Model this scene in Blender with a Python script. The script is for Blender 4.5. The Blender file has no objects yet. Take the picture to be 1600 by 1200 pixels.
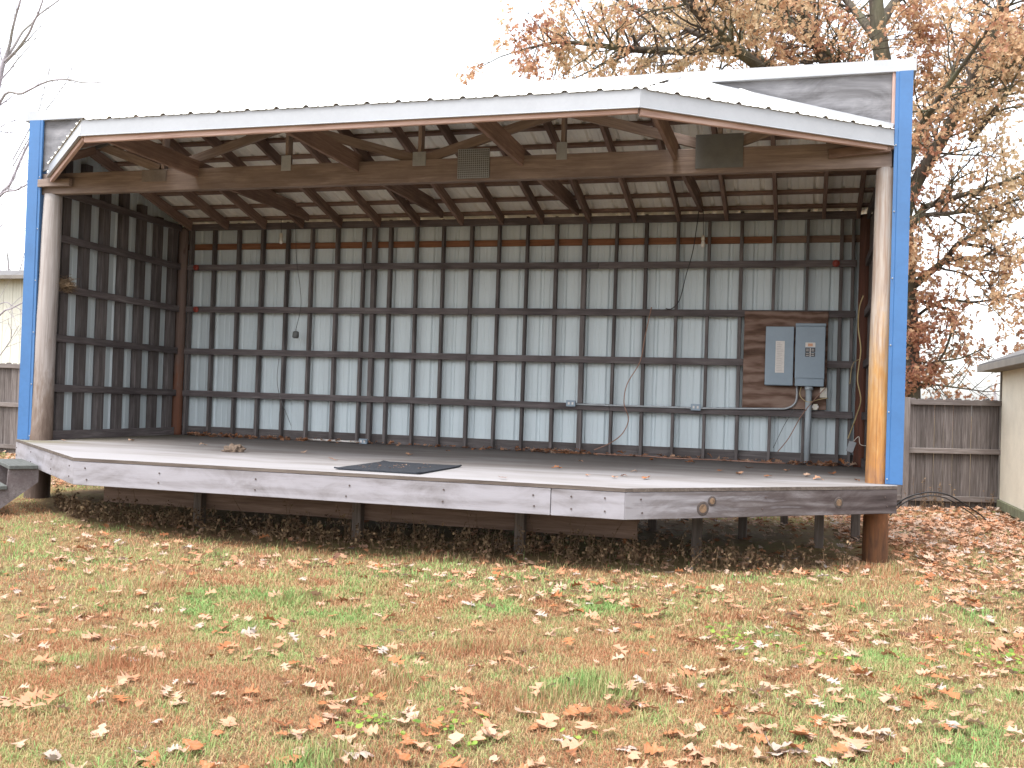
import bpy, bmesh, math, random
import numpy as np
from mathutils import Vector, Matrix, noise
random.seed(7); rng = np.random.default_rng(7)
scene = bpy.context.scene
COL = scene.collection

# ------------------------------------------------------------------ camera
CAM = Vector((8.78256, -9.94163, 0.68027))
FWD = Vector((-0.28034916, 0.9597852, 0.01472121)); RGT = Vector((0.95951926, 0.27977473, 0.03238668)); UPV = Vector((-0.02696563, -0.02320487, 0.99936699))
FPX = 1559.54
cd = bpy.data.cameras.new('camera'); cam = bpy.data.objects.new('camera', cd); COL.objects.link(cam)
cd.sensor_width = 36; cd.lens = FPX/1600*36; cd.clip_end = 2000; cd.clip_start = .05
m = Matrix((RGT, UPV, -FWD)).transposed().to_4x4(); m.translation = CAM
cam.matrix_world = m; scene.camera = cam
def at(u, v, d):            # a point d metres in front of the camera position
    return CAM + (FWD + RGT*((u-800)/FPX) - UPV*((v-600)/FPX))*d

# ------------------------------------------------------------------ sky, sun, exposure
SUN_EL, SUN_AZ = math.radians(66), math.radians(200)      # azimuth clockwise from +Y
w = bpy.data.worlds.new('World'); scene.world = w; w.use_nodes = True
nt = w.node_tree; nt.nodes.clear()
sky = nt.nodes.new('ShaderNodeTexSky'); sky.sky_type = 'NISHITA'; sky.sun_disc = False
sky.sun_elevation = SUN_EL; sky.sun_rotation = SUN_AZ; sky.dust_density = 2.5; sky.air_density = 1.0; sky.ozone_density = 1.0
hs = nt.nodes.new('ShaderNodeHueSaturation'); hs.inputs['Saturation'].default_value = .22; hs.inputs['Value'].default_value = 1.0
bg = nt.nodes.new('ShaderNodeBackground'); bg.inputs['Strength'].default_value = .15
wo = nt.nodes.new('ShaderNodeOutputWorld')
nt.links.new(sky.outputs[0], hs.inputs['Color']); nt.links.new(hs.outputs[0], bg.inputs['Color']); nt.links.new(bg.outputs[0], wo.inputs[0])
sd = bpy.data.lights.new('sun', 'SUN'); sd.energy = 1.0; sd.angle = math.radians(25); sd.color = (1, .975, .95)
sun = bpy.data.objects.new('sun', sd); COL.objects.link(sun)
sdir = Vector((math.sin(SUN_AZ)*math.cos(SUN_EL), math.cos(SUN_AZ)*math.cos(SUN_EL), math.sin(SUN_EL)))
sun.rotation_euler = sdir.to_track_quat('Z', 'Y').to_euler(); sun.location = (0, -10, 30)
scene.view_settings.view_transform = 'Standard'; scene.view_settings.look = 'None'
scene.view_settings.exposure = 2.05; scene.view_settings.gamma = 1
scene.render.engine = 'CYCLES'
scene.cycles.max_bounces = 8

# ------------------------------------------------------------------ materials
class NT:
    def __init__(s, name):
        s.m = bpy.data.materials.new(name); s.m.use_nodes = True; s.t = s.m.node_tree; s.t.nodes.clear()
        s.o = s.n('ShaderNodeOutputMaterial'); s.b = s.n('ShaderNodeBsdfPrincipled'); s.l(s.b.outputs[0], s.o.inputs[0])
    def n(s, k, **kw):
        x = s.t.nodes.new(k)
        for a, v in kw.items(): setattr(x, a, v)
        return x
    def l(s, a, b): s.t.links.new(a, b)
    def noise(s, vec, scale, detail=4, rough=.6, dist=0):
        x = s.n('ShaderNodeTexNoise'); x.inputs['Scale'].default_value = scale; x.inputs['Detail'].default_value = detail
        x.inputs['Roughness'].default_value = rough; x.inputs['Distortion'].default_value = dist
        if vec is not None: s.l(vec, x.inputs['Vector'])
        return x.outputs['Fac']
    def ramp(s, fac, stops):
        r = s.n('ShaderNodeValToRGB'); e = r.color_ramp.elements
        while len(e) < len(stops): e.new(.5)
        for q, (p, c) in zip(e, stops):
            q.position = p; q.color = (*c, 1) if len(c) == 3 else c
        s.l(fac, r.inputs[0]); return r.outputs[0]
    def mix(s, fac, a, b, mode='MIX'):
        x = s.n('ShaderNodeMix', data_type='RGBA', blend_type=mode)
        for sock, v in ((x.inputs[0], fac), (x.inputs[6], a), (x.inputs[7], b)):
            if hasattr(v, 'links'): s.l(v, sock)
            else: sock.default_value = v if not isinstance(v, tuple) else (*v, 1)
        return x.outputs[2]
    def math(s, op, a, b=0., c=None):
        x = s.n('ShaderNodeMath', operation=op)
        for i, v in enumerate((a, b) if c is None else (a, b, c)):
            if hasattr(v, 'links'): s.l(v, x.inputs[i])
            else: x.inputs[i].default_value = v
        return x.outputs[0]
    def mapped(s, scale, coord='Object', rnd=True):
        tc = s.n('ShaderNodeTexCoord'); v = tc.outputs[coord]
        if rnd:
            oi = s.n('ShaderNodeObjectInfo'); mu = s.n('ShaderNodeVectorMath', operation='SCALE')
            mu.inputs[0].default_value = (37, 91, 53); s.l(oi.outputs['Random'], mu.inputs['Scale'])
            ad = s.n('ShaderNodeVectorMath', operation='ADD'); s.l(v, ad.inputs[0]); s.l(mu.outputs[0], ad.inputs[1]); v = ad.outputs[0]
        mp = s.n('ShaderNodeMapping'); mp.inputs['Scale'].default_value = scale; s.l(v, mp.inputs[0]); return mp.outputs[0]
    def bump(s, h, strength=.3, dist=.01):
        b = s.n('ShaderNodeBump'); b.inputs['Strength'].default_value = strength; b.inputs['Distance'].default_value = dist
        s.l(h, b.inputs['Height']); s.l(b.outputs[0], s.b.inputs['Normal'])
    def fin(s, col, rough=.8, spec=.3):
        if hasattr(col, 'links'): s.l(col, s.b.inputs['Base Color'])
        else: s.b.inputs['Base Color'].default_value = (*col, 1)
        if hasattr(rough, 'links'): s.l(rough, s.b.inputs['Roughness'])
        else: s.b.inputs['Roughness'].default_value = rough
        s.b.inputs['Specular IOR Level'].default_value = spec
        return s.m

def wood(name, dark, mid, light, stain=None, var=.35, grain=1., bump=.35):
    """long-grained board: grain runs along the board's own X axis"""
    s = NT(name); v = s.mapped((.9*grain, 14*grain, 14*grain)); g = s.noise(v, 2.2, 7, .65, .6)
    v2 = s.mapped((2.5, 70, 70)); f = s.noise(v2, 1.5, 3, .6)
    gg = s.math('ADD', s.math('MULTIPLY', g, .75), s.math('MULTIPLY', f, .25))
    c = s.ramp(gg, [(.28, dark), (.5, mid), (.72, light)])
    v3 = s.mapped((1.2, 3, 3)); b = s.noise(v3, 1.3, 4, .6)
    if stain: c = s.mix(s.math('MULTIPLY', s.ramp(b, [(.45, (0, 0, 0)), (.65, (1, 1, 1))]), .75), c, stain)
    oi = s.n('ShaderNodeObjectInfo'); k = s.math('MULTIPLY_ADD', oi.outputs['Random'], var, 1-var/2)
    mm = s.n('ShaderNodeVectorMath', operation='SCALE'); s.l(c, mm.inputs[0]); s.l(k, mm.inputs['Scale'])
    s.bump(gg, bump, .006)
    return s.fin(mm.outputs[0], .85, .2)

def plain(name, col, rough=.5, metal=0, spec=.4, dirt=.12, scale=3., bump=0):
    s = NT(name); v = s.mapped((1, 1, 1)); n = s.noise(v, scale, 5, .65); n2 = s.noise(v, scale*12, 3, .6)
    f = s.math('ADD', s.math('MULTIPLY', n, .7), s.math('MULTIPLY', n2, .3))
    c = s.ramp(f, [(.3, tuple(x*(1-dirt*2) for x in col)), (.55, col), (.75, tuple(min(1, x*(1+dirt)) for x in col))])
    s.b.inputs['Metallic'].default_value = metal
    if bump: s.bump(f, bump, .004)
    return s.fin(c, s.math('MULTIPLY_ADD', n2, .25, rough-.12), spec)

M = {}
M['stud'] = wood('weathered_stud_wood', (.056, .046, .045), (.122, .106, .104), (.212, .189, .188), (.077, .065, .063))
M['girt'] = wood('weathered_girt_wood', (.051, .041, .044), (.109, .093, .093), (.197, .172, .171), (.066, .054, .055))
M['orange'] = wood('orange_girt_wood', (.13, .055, .028), (.24, .11, .06), (.33, .17, .1))
M['rafter'] = wood('roof_lumber', (.10, .064, .05), (.205, .138, .112), (.31, .225, .185), (.13, .085, .068))
M['beam'] = wood('header_lumber', (.13, .097, .082), (.245, .19, .165), (.36, .295, .26), (.16, .12, .10))
M['rim'] = wood('bleached_rim_board', (.10, .085, .085), (.235, .222, .232), (.315, .305, .325), (.155, .135, .135), .1)
M['rim_dark'] = wood('streaked_rim_board', (.04, .03, .028), (.095, .076, .073), (.26, .235, .24), (.062, .047, .045), .1, 1.0)
M['eave'] = wood('pink_subfascia_wood', (.22, .13, .105), (.42, .29, .25), (.53, .41, .37), None, .2)
M['skirt'] = wood('brown_skirt_beam', (.09, .058, .043), (.17, .112, .085), (.26, .18, .14))
M['leg'] = wood('grey_leg_wood', (.05, .038, .032), (.11, .088, .075), (.18, .15, .13))
M['fence'] = wood('grey_fence_wood', (.080, .064, .058), (.152, .130, .120), (.224, .200, .190), (.104, .084, .078), .3)
M['step'] = wood('step_stringer_wood', (.085, .068, .068), (.162, .140, .140), (.238, .217, .221), (.119, .095, .095))
M['tread'] = wood('step_tread_wood', (.064, .068, .064), (.100, .106, .100), (.136, .142, .136))
M['gable'] = wood('grey_plywood', (.055, .055, .06), (.19, .19, .205), (.36, .355, .37), (.10, .098, .105), .2, .8)
M['ply'] = wood('brown_plywood', (.055, .028, .018), (.15, .085, .06), (.235, .15, .115), (.09, .05, .036), .1, .8)
M['white'] = plain('white_painted_steel', (.281, .290, .307), .35, 0, .5, .05)

M['roofin'] = plain('white_roof_steel', (.82, .805, .75), .45, 0, .4, .06)
M['blue'] = plain('blue_painted_steel', (.036, .117, .276), .4, 0, .45, .09, 2.2)
M['grey'] = plain('grey_enamel', (.221, .279, .336), .4, 0, .4, .05)
M['galv'] = plain('galvanised_steel', (.36, .38, .40), .5, .35, .5, .1, 14)
M['darkplate'] = plain('dull_grey_plate', (.13, .135, .135), .6, .2, .4, .1, 9)
M['pvc'] = plain('grey_pvc', (.34, .38, .41), .45, 0, .4, .05)
M['mat'] = plain('black_rubber', (.030, .033, .04), .85, 0, .2, .3, 60, .5)
M['black'] = plain('black_cable', (.02, .02, .022), .6)
M['cordorange'] = plain('orange_cord', (.30, .17, .125), .6)
M['cordyellow'] = plain('yellow_cord', (.48, .37, .19), .6)
M['ivory'] = plain('ivory_plastic', (.62, .58, .50), .5)
M['label'] = plain('pale_label_paper', (.62, .58, .55), .6, dirt=.06, scale=30)
M['ink'] = plain('dark_ink', (.05, .05, .055), .6)
M['rust'] = plain('label_orange', (.62, .33, .20), .6)
M['red'] = plain('red_plastic', (.28, .05, .035), .5)
M['nail'] = plain('rusty_nail_head', (.07, .05, .045), .7)
M['knot'] = plain('wood_knot', (.16, .10, .06), .8, dirt=.45, scale=25)
M['knotring'] = plain('wood_knot_ring', (.06, .047, .043), .85, dirt=.3, scale=25)
M['glass'] = plain('frosted_bulb', (.7, .68, .64), .3)
M['nest'] = plain('dry_straw', (.24, .165, .10), .9, dirt=.3, scale=40)
M['shed'] = plain('beige_shed_paint', (.64, .585, .48), .8, 0, .25, .07, 2.5)
M['shedtrim'] = plain('shed_fascia_paint', (.165, .149, .132), .8, dirt=.15)
M['shingle'] = plain('grey_shingles', (.12, .115, .115), .9, dirt=.25, scale=25, bump=.5)
M['house'] = plain('cream_wall_steel', (.52, .51, .44), .6, 0, .3, .06)
M['skid'] = plain('mossy_skid_timber', (.16, .165, .10), .9, dirt=.3, scale=8)

def steel_siding():
    s = NT('pale_steel_siding'); n = s.noise(s.mapped((5, 5, .25)), 2.2, 5, .6); n2 = s.noise(s.mapped((1, 1, 1)), .7, 3); n3 = s.noise(s.mapped((1, 1, .5)), 30, 3, .7)
    f = s.math('ADD', s.math('ADD', s.math('MULTIPLY', n, .5), s.math('MULTIPLY', n2, .3)), s.math('MULTIPLY', n3, .2))
    return s.fin(s.ramp(f, [(.3, (.485, .545, .57)), (.5, (.515, .58, .61)), (.7, (.54, .605, .64))]), .45, .4)
M['siding'] = steel_siding()
def deck_mat():
    s = NT('weathered_deck_plywood'); tc = s.n('ShaderNodeTexCoord'); P = tc.outputs['Object']
    mp = s.n('ShaderNodeMapping'); mp.inputs['Scale'].default_value = (.35, 1.3, 1); s.l(P, mp.inputs[0])
    a = s.noise(mp.outputs[0], 1.5, 6, .6, .4)
    mp2 = s.n('ShaderNodeMapping'); mp2.inputs['Scale'].default_value = (1.2, 30, 1); s.l(P, mp2.inputs[0])
    g = s.noise(mp2.outputs[0], 2, 5, .6)
    sp = s.n('ShaderNodeSeparateXYZ'); s.l(P, sp.inputs[0])
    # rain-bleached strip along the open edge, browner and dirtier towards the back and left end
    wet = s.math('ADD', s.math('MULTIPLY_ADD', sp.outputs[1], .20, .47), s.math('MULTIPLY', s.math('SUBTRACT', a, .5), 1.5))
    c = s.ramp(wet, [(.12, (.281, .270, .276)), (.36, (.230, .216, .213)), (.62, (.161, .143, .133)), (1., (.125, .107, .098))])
    c = s.mix(.45, c, s.ramp(g, [(.25, (.6, .6, .6)), (.75, (1, 1, 1))]), 'MULTIPLY')
    # green algae on the left end
    al = s.math('MULTIPLY', s.ramp(sp.outputs[0], [(.0, (1, 1, 1)), (1., (0, 0, 0))]), s.ramp(a, [(.4, (0, 0, 0)), (.6, (1, 1, 1))]))
    c = s.mix(s.math('MULTIPLY', al, .6), c, (.15, .14, .07))
    s.bump(g, .3, .004); return s.fin(c, .85, .2)
M['deck'] = deck_mat()

def figured(name, stops, scale, dist, gx=.35, nz_=.3, rough=.85, bleach=None):
    """rotary-cut grain: wandering bands stretched along the sheet's X, banded up its Z"""
    s = NT(name); v = s.mapped((gx, 1, 1)); wv = s.n('ShaderNodeTexWave', wave_type='BANDS', bands_direction='Z'); wv.inputs['Scale'].default_value = scale
    wv.inputs['Distortion'].default_value = dist; wv.inputs['Detail'].default_value = 4; wv.inputs['Detail Scale'].default_value = 1.1; wv.inputs['Detail Roughness'].default_value = .6; s.l(v, wv.inputs['Vector'])
    b = s.noise(s.mapped((.8, 2, 2)), 1.6, 6, .7, 1.2); f = s.noise(s.mapped((2, 60, 60)), 1.5, 3)
    k = s.math('ADD', s.math('ADD', s.math('MULTIPLY', wv.outputs['Fac'], nz_), s.math('MULTIPLY', b, .85-nz_)), s.math('MULTIPLY', f, .15))
    c = s.ramp(k, stops)
    if bleach:
        tc = s.n('ShaderNodeTexCoord'); sp = s.n('ShaderNodeSeparateXYZ'); s.l(tc.outputs['Object'], sp.inputs[0])
        g = s.math('ADD', s.math('MULTIPLY', sp.outputs[0], .42), s.math('MULTIPLY', s.math('SUBTRACT', k, .5), 2.6))
        c = s.mix(s.ramp(g, [(.02, (.85, .85, .85)), (.55, (0, 0, 0))]), c, bleach)
    s.bump(k, .3, .005); return s.fin(c, rough, .2)
M['ply'] = figured('brown_plywood', [(.25, (.05, .028, .02)), (.42, (.12, .07, .05)), (.55, (.18, .115, .09)), (.72, (.25, .175, .14))], 2.0, 15, .3, .27)
M['gable'] = figured('grey_plywood', [(.3, (.060, .058, .060)), (.45, (.128, .126, .134)), (.56, (.178, .177, .189)), (.7, (.264, .259, .272))], 2, 9, .5, .08)
M['rim'] = figured('bleached_rim_board', [(.24, (.095, .083, .083)), (.40, (.182, .170, .178)), (.55, (.246, .235, .253)), (.75, (.285, .277, .301))], 2.6, 9, .16, .12)
M['rim_dark'] = figured('streaked_rim_board', [(.30, (.028, .021, .020)), (.44, (.056, .043, .042)), (.56, (.087, .073, .072)), (.72, (.167, .152, .155))], 3.2, 9, .14, .15, bleach=(.25, .24, .255))
def pole_mat(name, stops, dark, amt):
    s = NT(name); tc = s.n('ShaderNodeTexCoord'); sp = s.n('ShaderNodeSeparateXYZ'); s.l(tc.outputs['Object'], sp.inputs[0])
    v = s.mapped((.8, 16, 16)); g = s.noise(v, 2, 6, .6, .5); v2 = s.mapped((2.2, 7, 7)); b = s.noise(v2, 1.2, 4, .6, .8)
    x = s.math('ADD', s.math('DIVIDE', sp.outputs[0], 4.), s.math('ADD', s.math('MULTIPLY', s.math('SUBTRACT', b, .5), .42), s.math('MULTIPLY', s.math('SUBTRACT', s.noise(s.mapped((5, 22, 22)), 1.4, 4, .65), .5), .30)))
    c = s.ramp(x, stops)
    c = s.mix(s.math('MULTIPLY', s.ramp(g, [(.42, (1, 1, 1)), (.62, (0, 0, 0))]), amt), c, dark)
    ck = s.noise(s.mapped((.55, 34, 34)), 1.7, 3, .5); c = s.mix(s.math('MULTIPLY', s.ramp(ck, [(.30, (1, 1, 1)), (.37, (0, 0, 0))]), .65), c, dark)
    vo = s.n('ShaderNodeTexVoronoi'); vo.inputs['Scale'].default_value = 1.0; s.l(s.mapped((2.6, 7, 7)), vo.inputs['Vector'])
    c = s.mix(s.math('MULTIPLY', s.ramp(vo.outputs['Distance'], [(.07, (1, 1, 1)), (.15, (0, 0, 0))]), .7), c, dark)
    s.bump(g, .4, .006); return s.fin(c, .75, .25)
M['pole_right'] = pole_mat('peeled_orange_pole', [(0, (.058, .029, .017)), (.19, (.155, .060, .025)), (.235, (.291, .155, .082)), (.33, (.407, .194, .058)), (.45, (.446, .262, .107)), (.54, (.427, .301, .184)), (.64, (.388, .325, .272)), (.9, (.349, .320, .296))], (.165, .073, .029), .5)
M['pole_left'] = pole_mat('peeled_grey_pole', [(0, (.068, .047, .038)), (.22, (.125, .088, .07)), (.34, (.20, .155, .13)), (.46, (.32, .285, .27)), (.9, (.37, .345, .335))], (.13, .095, .078), .35)
M['pole_red'] = pole_mat('red_brown_pole', [(0, (.17, .06, .03)), (.17, (.17, .07, .04)), (.30, (.17, .115, .095)), (.9, (.16, .13, .12))], (.08, .05, .04), .5)
M['pole_dark'] = pole_mat('dark_red_pole', [(0, (.13, .045, .028)), (.5, (.12, .05, .035)), (.9, (.10, .06, .05))], (.05, .025, .018), .6)

def leafmat(name, stops, trans=.25, attr='tint'):
    s = NT(name)
    at_ = s.n('ShaderNodeAttribute'); at_.attribute_name = attr
    tc = s.n('ShaderNodeTexCoord'); n = s.noise(tc.outputs['Object'], 35, 3)
    c = s.ramp(at_.outputs['Fac'], stops)
    c = s.mix(.35, c, s.ramp(n, [(.3, (.5, .5, .5)), (.7, (1, 1, 1))]), 'MULTIPLY')
    s.fin(c, .7, .25)
    t = s.n('ShaderNodeBsdfTranslucent'); s.l(c, t.inputs[0]); mx = s.n('ShaderNodeMixShader'); mx.inputs[0].default_value = trans
    s.l(s.b.outputs[0], mx.inputs[1]); s.l(t.outputs[0], mx.inputs[2]); s.l(mx.outputs[0], s.o.inputs[0])
    return s.m
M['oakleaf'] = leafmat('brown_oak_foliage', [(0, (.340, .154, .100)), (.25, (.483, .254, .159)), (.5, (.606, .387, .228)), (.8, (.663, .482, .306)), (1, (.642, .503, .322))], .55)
M['litter'] = leafmat('fallen_leaves', [(0, (.13, .06, .036)), (.2, (.34, .125, .045)), (.45, (.44, .225, .13)), (.7, (.455, .295, .205)), (.88, (.42, .31, .24)), (1, (.37, .315, .28))], .15)
M['grass'] = leafmat('lawn_blades', [(0, (.37, .165, .085)), (.25, (.415, .235, .125)), (.45, (.44, .325, .18)), (.62, (.36, .345, .15)), (.8, (.255, .345, .115)), (1, (.22, .37, .12))], .35)
M['weed'] = leafmat('dry_weed', [(0, (.07, .04, .025)), (.5, (.17, .105, .06)), (1, (.30, .21, .12))], .2)
M['clover'] = leafmat('clover_leaf', [(0, (.09, .17, .03)), (1, (.25, .36, .06))], .3)

def bark(name, a, b, c):
    s = NT(name); v = s.mapped((1, 1, .35), rnd=False); n = s.noise(v, 14, 6, .7, .5); n2 = s.noise(v, 1.3, 3)
    col = s.ramp(n, [(.3, a), (.55, b), (.75, c)])
    col = s.mix(s.ramp(n2, [(.45, (0, 0, 0)), (.7, (.5, .5, .5))]), col, (.16, .17, .10))
    s.bump(n, .8, .03); return s.fin(col, .9, .2)
M['bark'] = bark('oak_bark', (.03, .024, .02), (.075, .06, .048), (.13, .112, .088))
M['barebark'] = bark('bare_tree_bark', (.20, .18, .20), (.33, .30, .33), (.42, .39, .42))

def ground_mat():
    s = NT('lawn_soil'); tc = s.n('ShaderNodeTexCoord'); P = tc.outputs['Object']
    a = s.noise(P, .9, 5, .65); b = s.noise(P, 14, 6, .7); d = s.noise(P, 90, 3, .6)
    c = s.ramp(s.math('ADD', s.math('MULTIPLY', a, .5), s.math('MULTIPLY', b, .5)), [(.32, (.094, .060, .037)), (.46, (.188, .125, .069)), (.56, (.231, .175, .081)), (.7, (.150, .175, .056))])
    c = s.mix(.6, c, s.ramp(d, [(.3, (.4, .38, .35)), (.7, (1, 1, 1))]), 'MULTIPLY')
    s.bump(b, .6, .03); return s.fin(c, .95, .1)
M['ground'] = ground_mat()

# ------------------------------------------------------------------ object helpers
LOC = {}
def thing(name, loc, label, cat, group=None):
    o = bpy.data.objects.new(name, None); COL.objects.link(o); o.location = loc; o.empty_display_size = .2
    LOC[o] = Vector(loc); o['label'] = label; o['category'] = cat
    if group: o['group'] = group
    return o
def tag(o, label, cat, group=None):
    o['label'] = label; o['category'] = cat
    if group: o['group'] = group
    return o
def kind(o, k): o['kind'] = k; return o
def root_world(p):
    mm = Matrix.Identity(4)
    while p is not None:
        mm = (p.matrix_parent_inverse if p.parent else Matrix.Identity(4)) @ Matrix.LocRotScale(p.location, p.rotation_euler, p.scale) @ Matrix.Identity(4) if False else mm
        p = p.parent
    return mm
WORLD = {}
def wmat(o):
    if o in WORLD: return WORLD[o]
    return Matrix.Translation(o.location)
def link(name, me, mats, parent=None, mat=None):
    o = bpy.data.objects.new(name, me); COL.objects.link(o)
    for x in (mats if isinstance(mats, (list, tuple)) else [mats]): me.materials.append(x)
    mw = mat or Matrix.Identity(4)
    if parent is not None:
        o.parent = parent; o.matrix_parent_inverse = wmat(parent).inverted()
    o.matrix_basis = mw; WORLD[o] = mw
    return o
def from_bm(name, bm, mats, parent=None, mat=None, smooth=False):
    bmesh.ops.recalc_face_normals(bm, faces=bm.faces)
    me = bpy.data.meshes.new(name); bm.to_mesh(me); bm.free()
    if smooth:
        for p in me.polygons: p.use_smooth = True
    return link(name, me, mats, parent, mat)
def frame(p0, p1, up=(0, 0, 1)):
    """matrix whose X runs p0->p1 and whose Z is as near 'up' as possible"""
    p0, p1 = Vector(p0), Vector(p1); x = (p1-p0).normalized(); up = Vector(up)
    if abs(x.dot(up)) > .999: up = Vector((0, -1, 0))
    y = up.cross(x).normalized(); z = x.cross(y)
    mm = Matrix((x, y, z)).transposed().to_4x4(); mm.translation = p0
    return mm, (p1-p0).length
def bm_box(bm, lo, hi, mi=0, bev=0):
    r = bmesh.ops.create_cube(bm, size=1); vs = r['verts']
    for v in vs: v.co = Vector([(lo[i]+hi[i])/2 + v.co[i]*(hi[i]-lo[i]) for i in range(3)])
    fs = list({f for v in vs for f in v.link_faces})
    for f in fs: f.material_index = mi
    if bev:
        es = list({e for f in fs for e in f.edges})
        r = bmesh.ops.bevel(bm, geom=es, offset=bev, segments=1, affect='EDGES', profile=.5)
        for f in r['faces']: f.material_index = mi
    return vs
def board(name, p0, p1, wy, hz, mat, parent=None, up=(0, 0, 1), bev=.004, extra=None):
    """timber from p0 to p1 along its centre line; wy across, hz along 'up'"""
    mm, L = frame(p0, p1, up); bm = bmesh.new(); bm_box(bm, (0, -wy/2, -hz/2), (L, wy/2, hz/2), 0, min(bev, wy*.3, hz*.3))
    mats = [mat]
    if extra: mats += extra(bm, L)
    return from_bm(name, bm, mats, parent, mm)
def bm_tube(bm, pts, rad, sides=6, mi=0, cap=True):
    pts = [Vector(p) for p in pts]; rings = []
    if not hasattr(rad, '__len__'): rad = [rad]*len(pts)
    ref = None
    for i, p in enumerate(pts):
        t = (pts[min(i+1, len(pts)-1)]-pts[max(i-1, 0)]).normalized()
        if ref is None: ref = t.orthogonal().normalized()
        ref = (ref - t*ref.dot(t)).normalized(); b = t.cross(ref)
        rings.append([bm.verts.new(p+(ref*math.cos(a)+b*math.sin(a))*rad[i]) for a in [2*math.pi*k/sides for k in range(sides)]])
    for a, b in zip(rings, rings[1:]):
        for k in range(sides):
            f = bm.faces.new((a[k], a[(k+1) % sides], b[(k+1) % sides], b[k])); f.material_index = mi; f.smooth = True
    if cap:
        for r in (rings[0], rings[-1]):
            f = bm.faces.new(r); f.material_index = mi
def smoothpts(pts, n=6):
    P = [Vector(p) for p in pts]; out = []
    for i in range(len(P)-1):
        a, b, c, d = P[max(i-1, 0)], P[i], P[i+1], P[min(i+2, len(P)-1)]
        for k in range(n):
            t = k/n; out.append(.5*((2*b)+(c-a)*t+(2*a-5*b+4*c-d)*t*t+(3*b-a-3*c+d)*t**3))
    out.append(P[-1]); return out
def cable(name, pts, r, mat, label, cat='cable', group=None):
    bm = bmesh.new(); P = smoothpts(pts); o0 = P[0].copy()
    bm_tube(bm, [p-o0 for p in P], r, 6); o = from_bm(name, bm, mat, None, Matrix.Translation(o0), True)
    return tag(o, label, cat, group)
def pole(name, p0, p1, r0, r1, mat, parent, seed=0):
    mm, L = frame(p0, p1, (0, -1, 0)); bm = bmesh.new(); n, S = 40, 20; rings = []
    for i in range(n+1):
        x = L*i/n; r = r0+(r1-r0)*i/n; ring = []
        for k in range(S):
            a = 2*math.pi*k/S
            q = 1+.07*(noise.noise(Vector((x*1.1+seed*9, math.cos(a)*.8, math.sin(a)*.8))))+.02*noise.noise(Vector((x*5, math.cos(a)*4+seed, math.sin(a)*4)))
            ring.append(bm.verts.new((x, r*q*math.cos(a), r*q*math.sin(a))))
        rings.append(ring)
    for a, b in zip(rings, rings[1:]):
        for k in range(S): bm.faces.new((a[k], a[(k+1) % S], b[(k+1) % S], b[k])).smooth = True
    bm.faces.new(rings[0]); bm.faces.new(rings[-1])
    return from_bm(name, bm, mat, parent, mm)
def np_mesh(name, V, F, mats, attr=None, parent=None, mat=None):
    """V (n,3) and F (m,k) arrays; attr: per-vertex float 'tint'"""
    me = bpy.data.meshes.new(name); n, mF, k = len(V), len(F), F.shape[1]
    me.vertices.add(n); me.vertices.foreach_set('co', np.ascontiguousarray(V, np.float32).ravel())
    me.loops.add(mF*k); me.polygons.add(mF)
    me.loops.foreach_set('vertex_index', np.ascontiguousarray(F, np.int32).ravel())
    me.polygons.foreach_set('loop_start', np.arange(0, mF*k, k, dtype=np.int32))
    if attr is not None:
        a = me.attributes.new('tint', 'FLOAT', 'POINT'); a.data.foreach_set('value', np.ascontiguousarray(attr, np.float32))
    me.update(calc_edges=True); me.validate()
    return link(name, me, mats, parent, mat)

# ------------------------------------------------------------------ ground
def gz(x, y):
    """height of the lawn"""
    x = np.asarray(x, float); y = np.asarray(y, float)
    z = -.72 - .025*np.clip(y-1, 0, 8) + .012*np.clip(1.5-x, 0, 12)
    z = z + .018*np.sin(x*1.3+.7*y)+.012*np.sin(2.3*y-x*.8+1)
    return z
def gzf(x, y): return float(gz(x, y))
def build_ground():
    xs = np.concatenate([[-400, -120, -60, -35], np.linspace(-22, 22, 177), [35, 60, 120, 400]])
    ys = np.concatenate([[-80, -30, -18], np.linspace(-12, 14, 105), [18, 26, 40, 80, 200, 600]])
    X, Y = np.meshgrid(xs, ys); Z = gz(np.clip(X, -22, 22), np.clip(Y, -12, 14))
    V = np.stack([X, Y, Z], -1).reshape(-1, 3); nx = len(xs); I = np.arange(len(V)).reshape(len(ys), nx)
    F = np.stack([I[:-1, :-1], I[:-1, 1:], I[1:, 1:], I[1:, :-1]], -1).reshape(-1, 4)
    kind(np_mesh('ground', V, F, M['ground']), 'structure')
build_ground()

# ------------------------------------------------------------------ the open-fronted stage building
W0, W1, YB = 0.0, 9.40, 2.85           # inner side wall lines, back wall
stage = thing('stage_building', (4.7, 1.0, -.72), 'open fronted wooden stage shelter with white metal roof and blue corner trim', 'stage building')
DA, DB, DC, DD = (-.33, -.03), (2.28, -2.15), (7.45, -2.09), (9.63, -.22)     # deck edge, left to right

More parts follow.
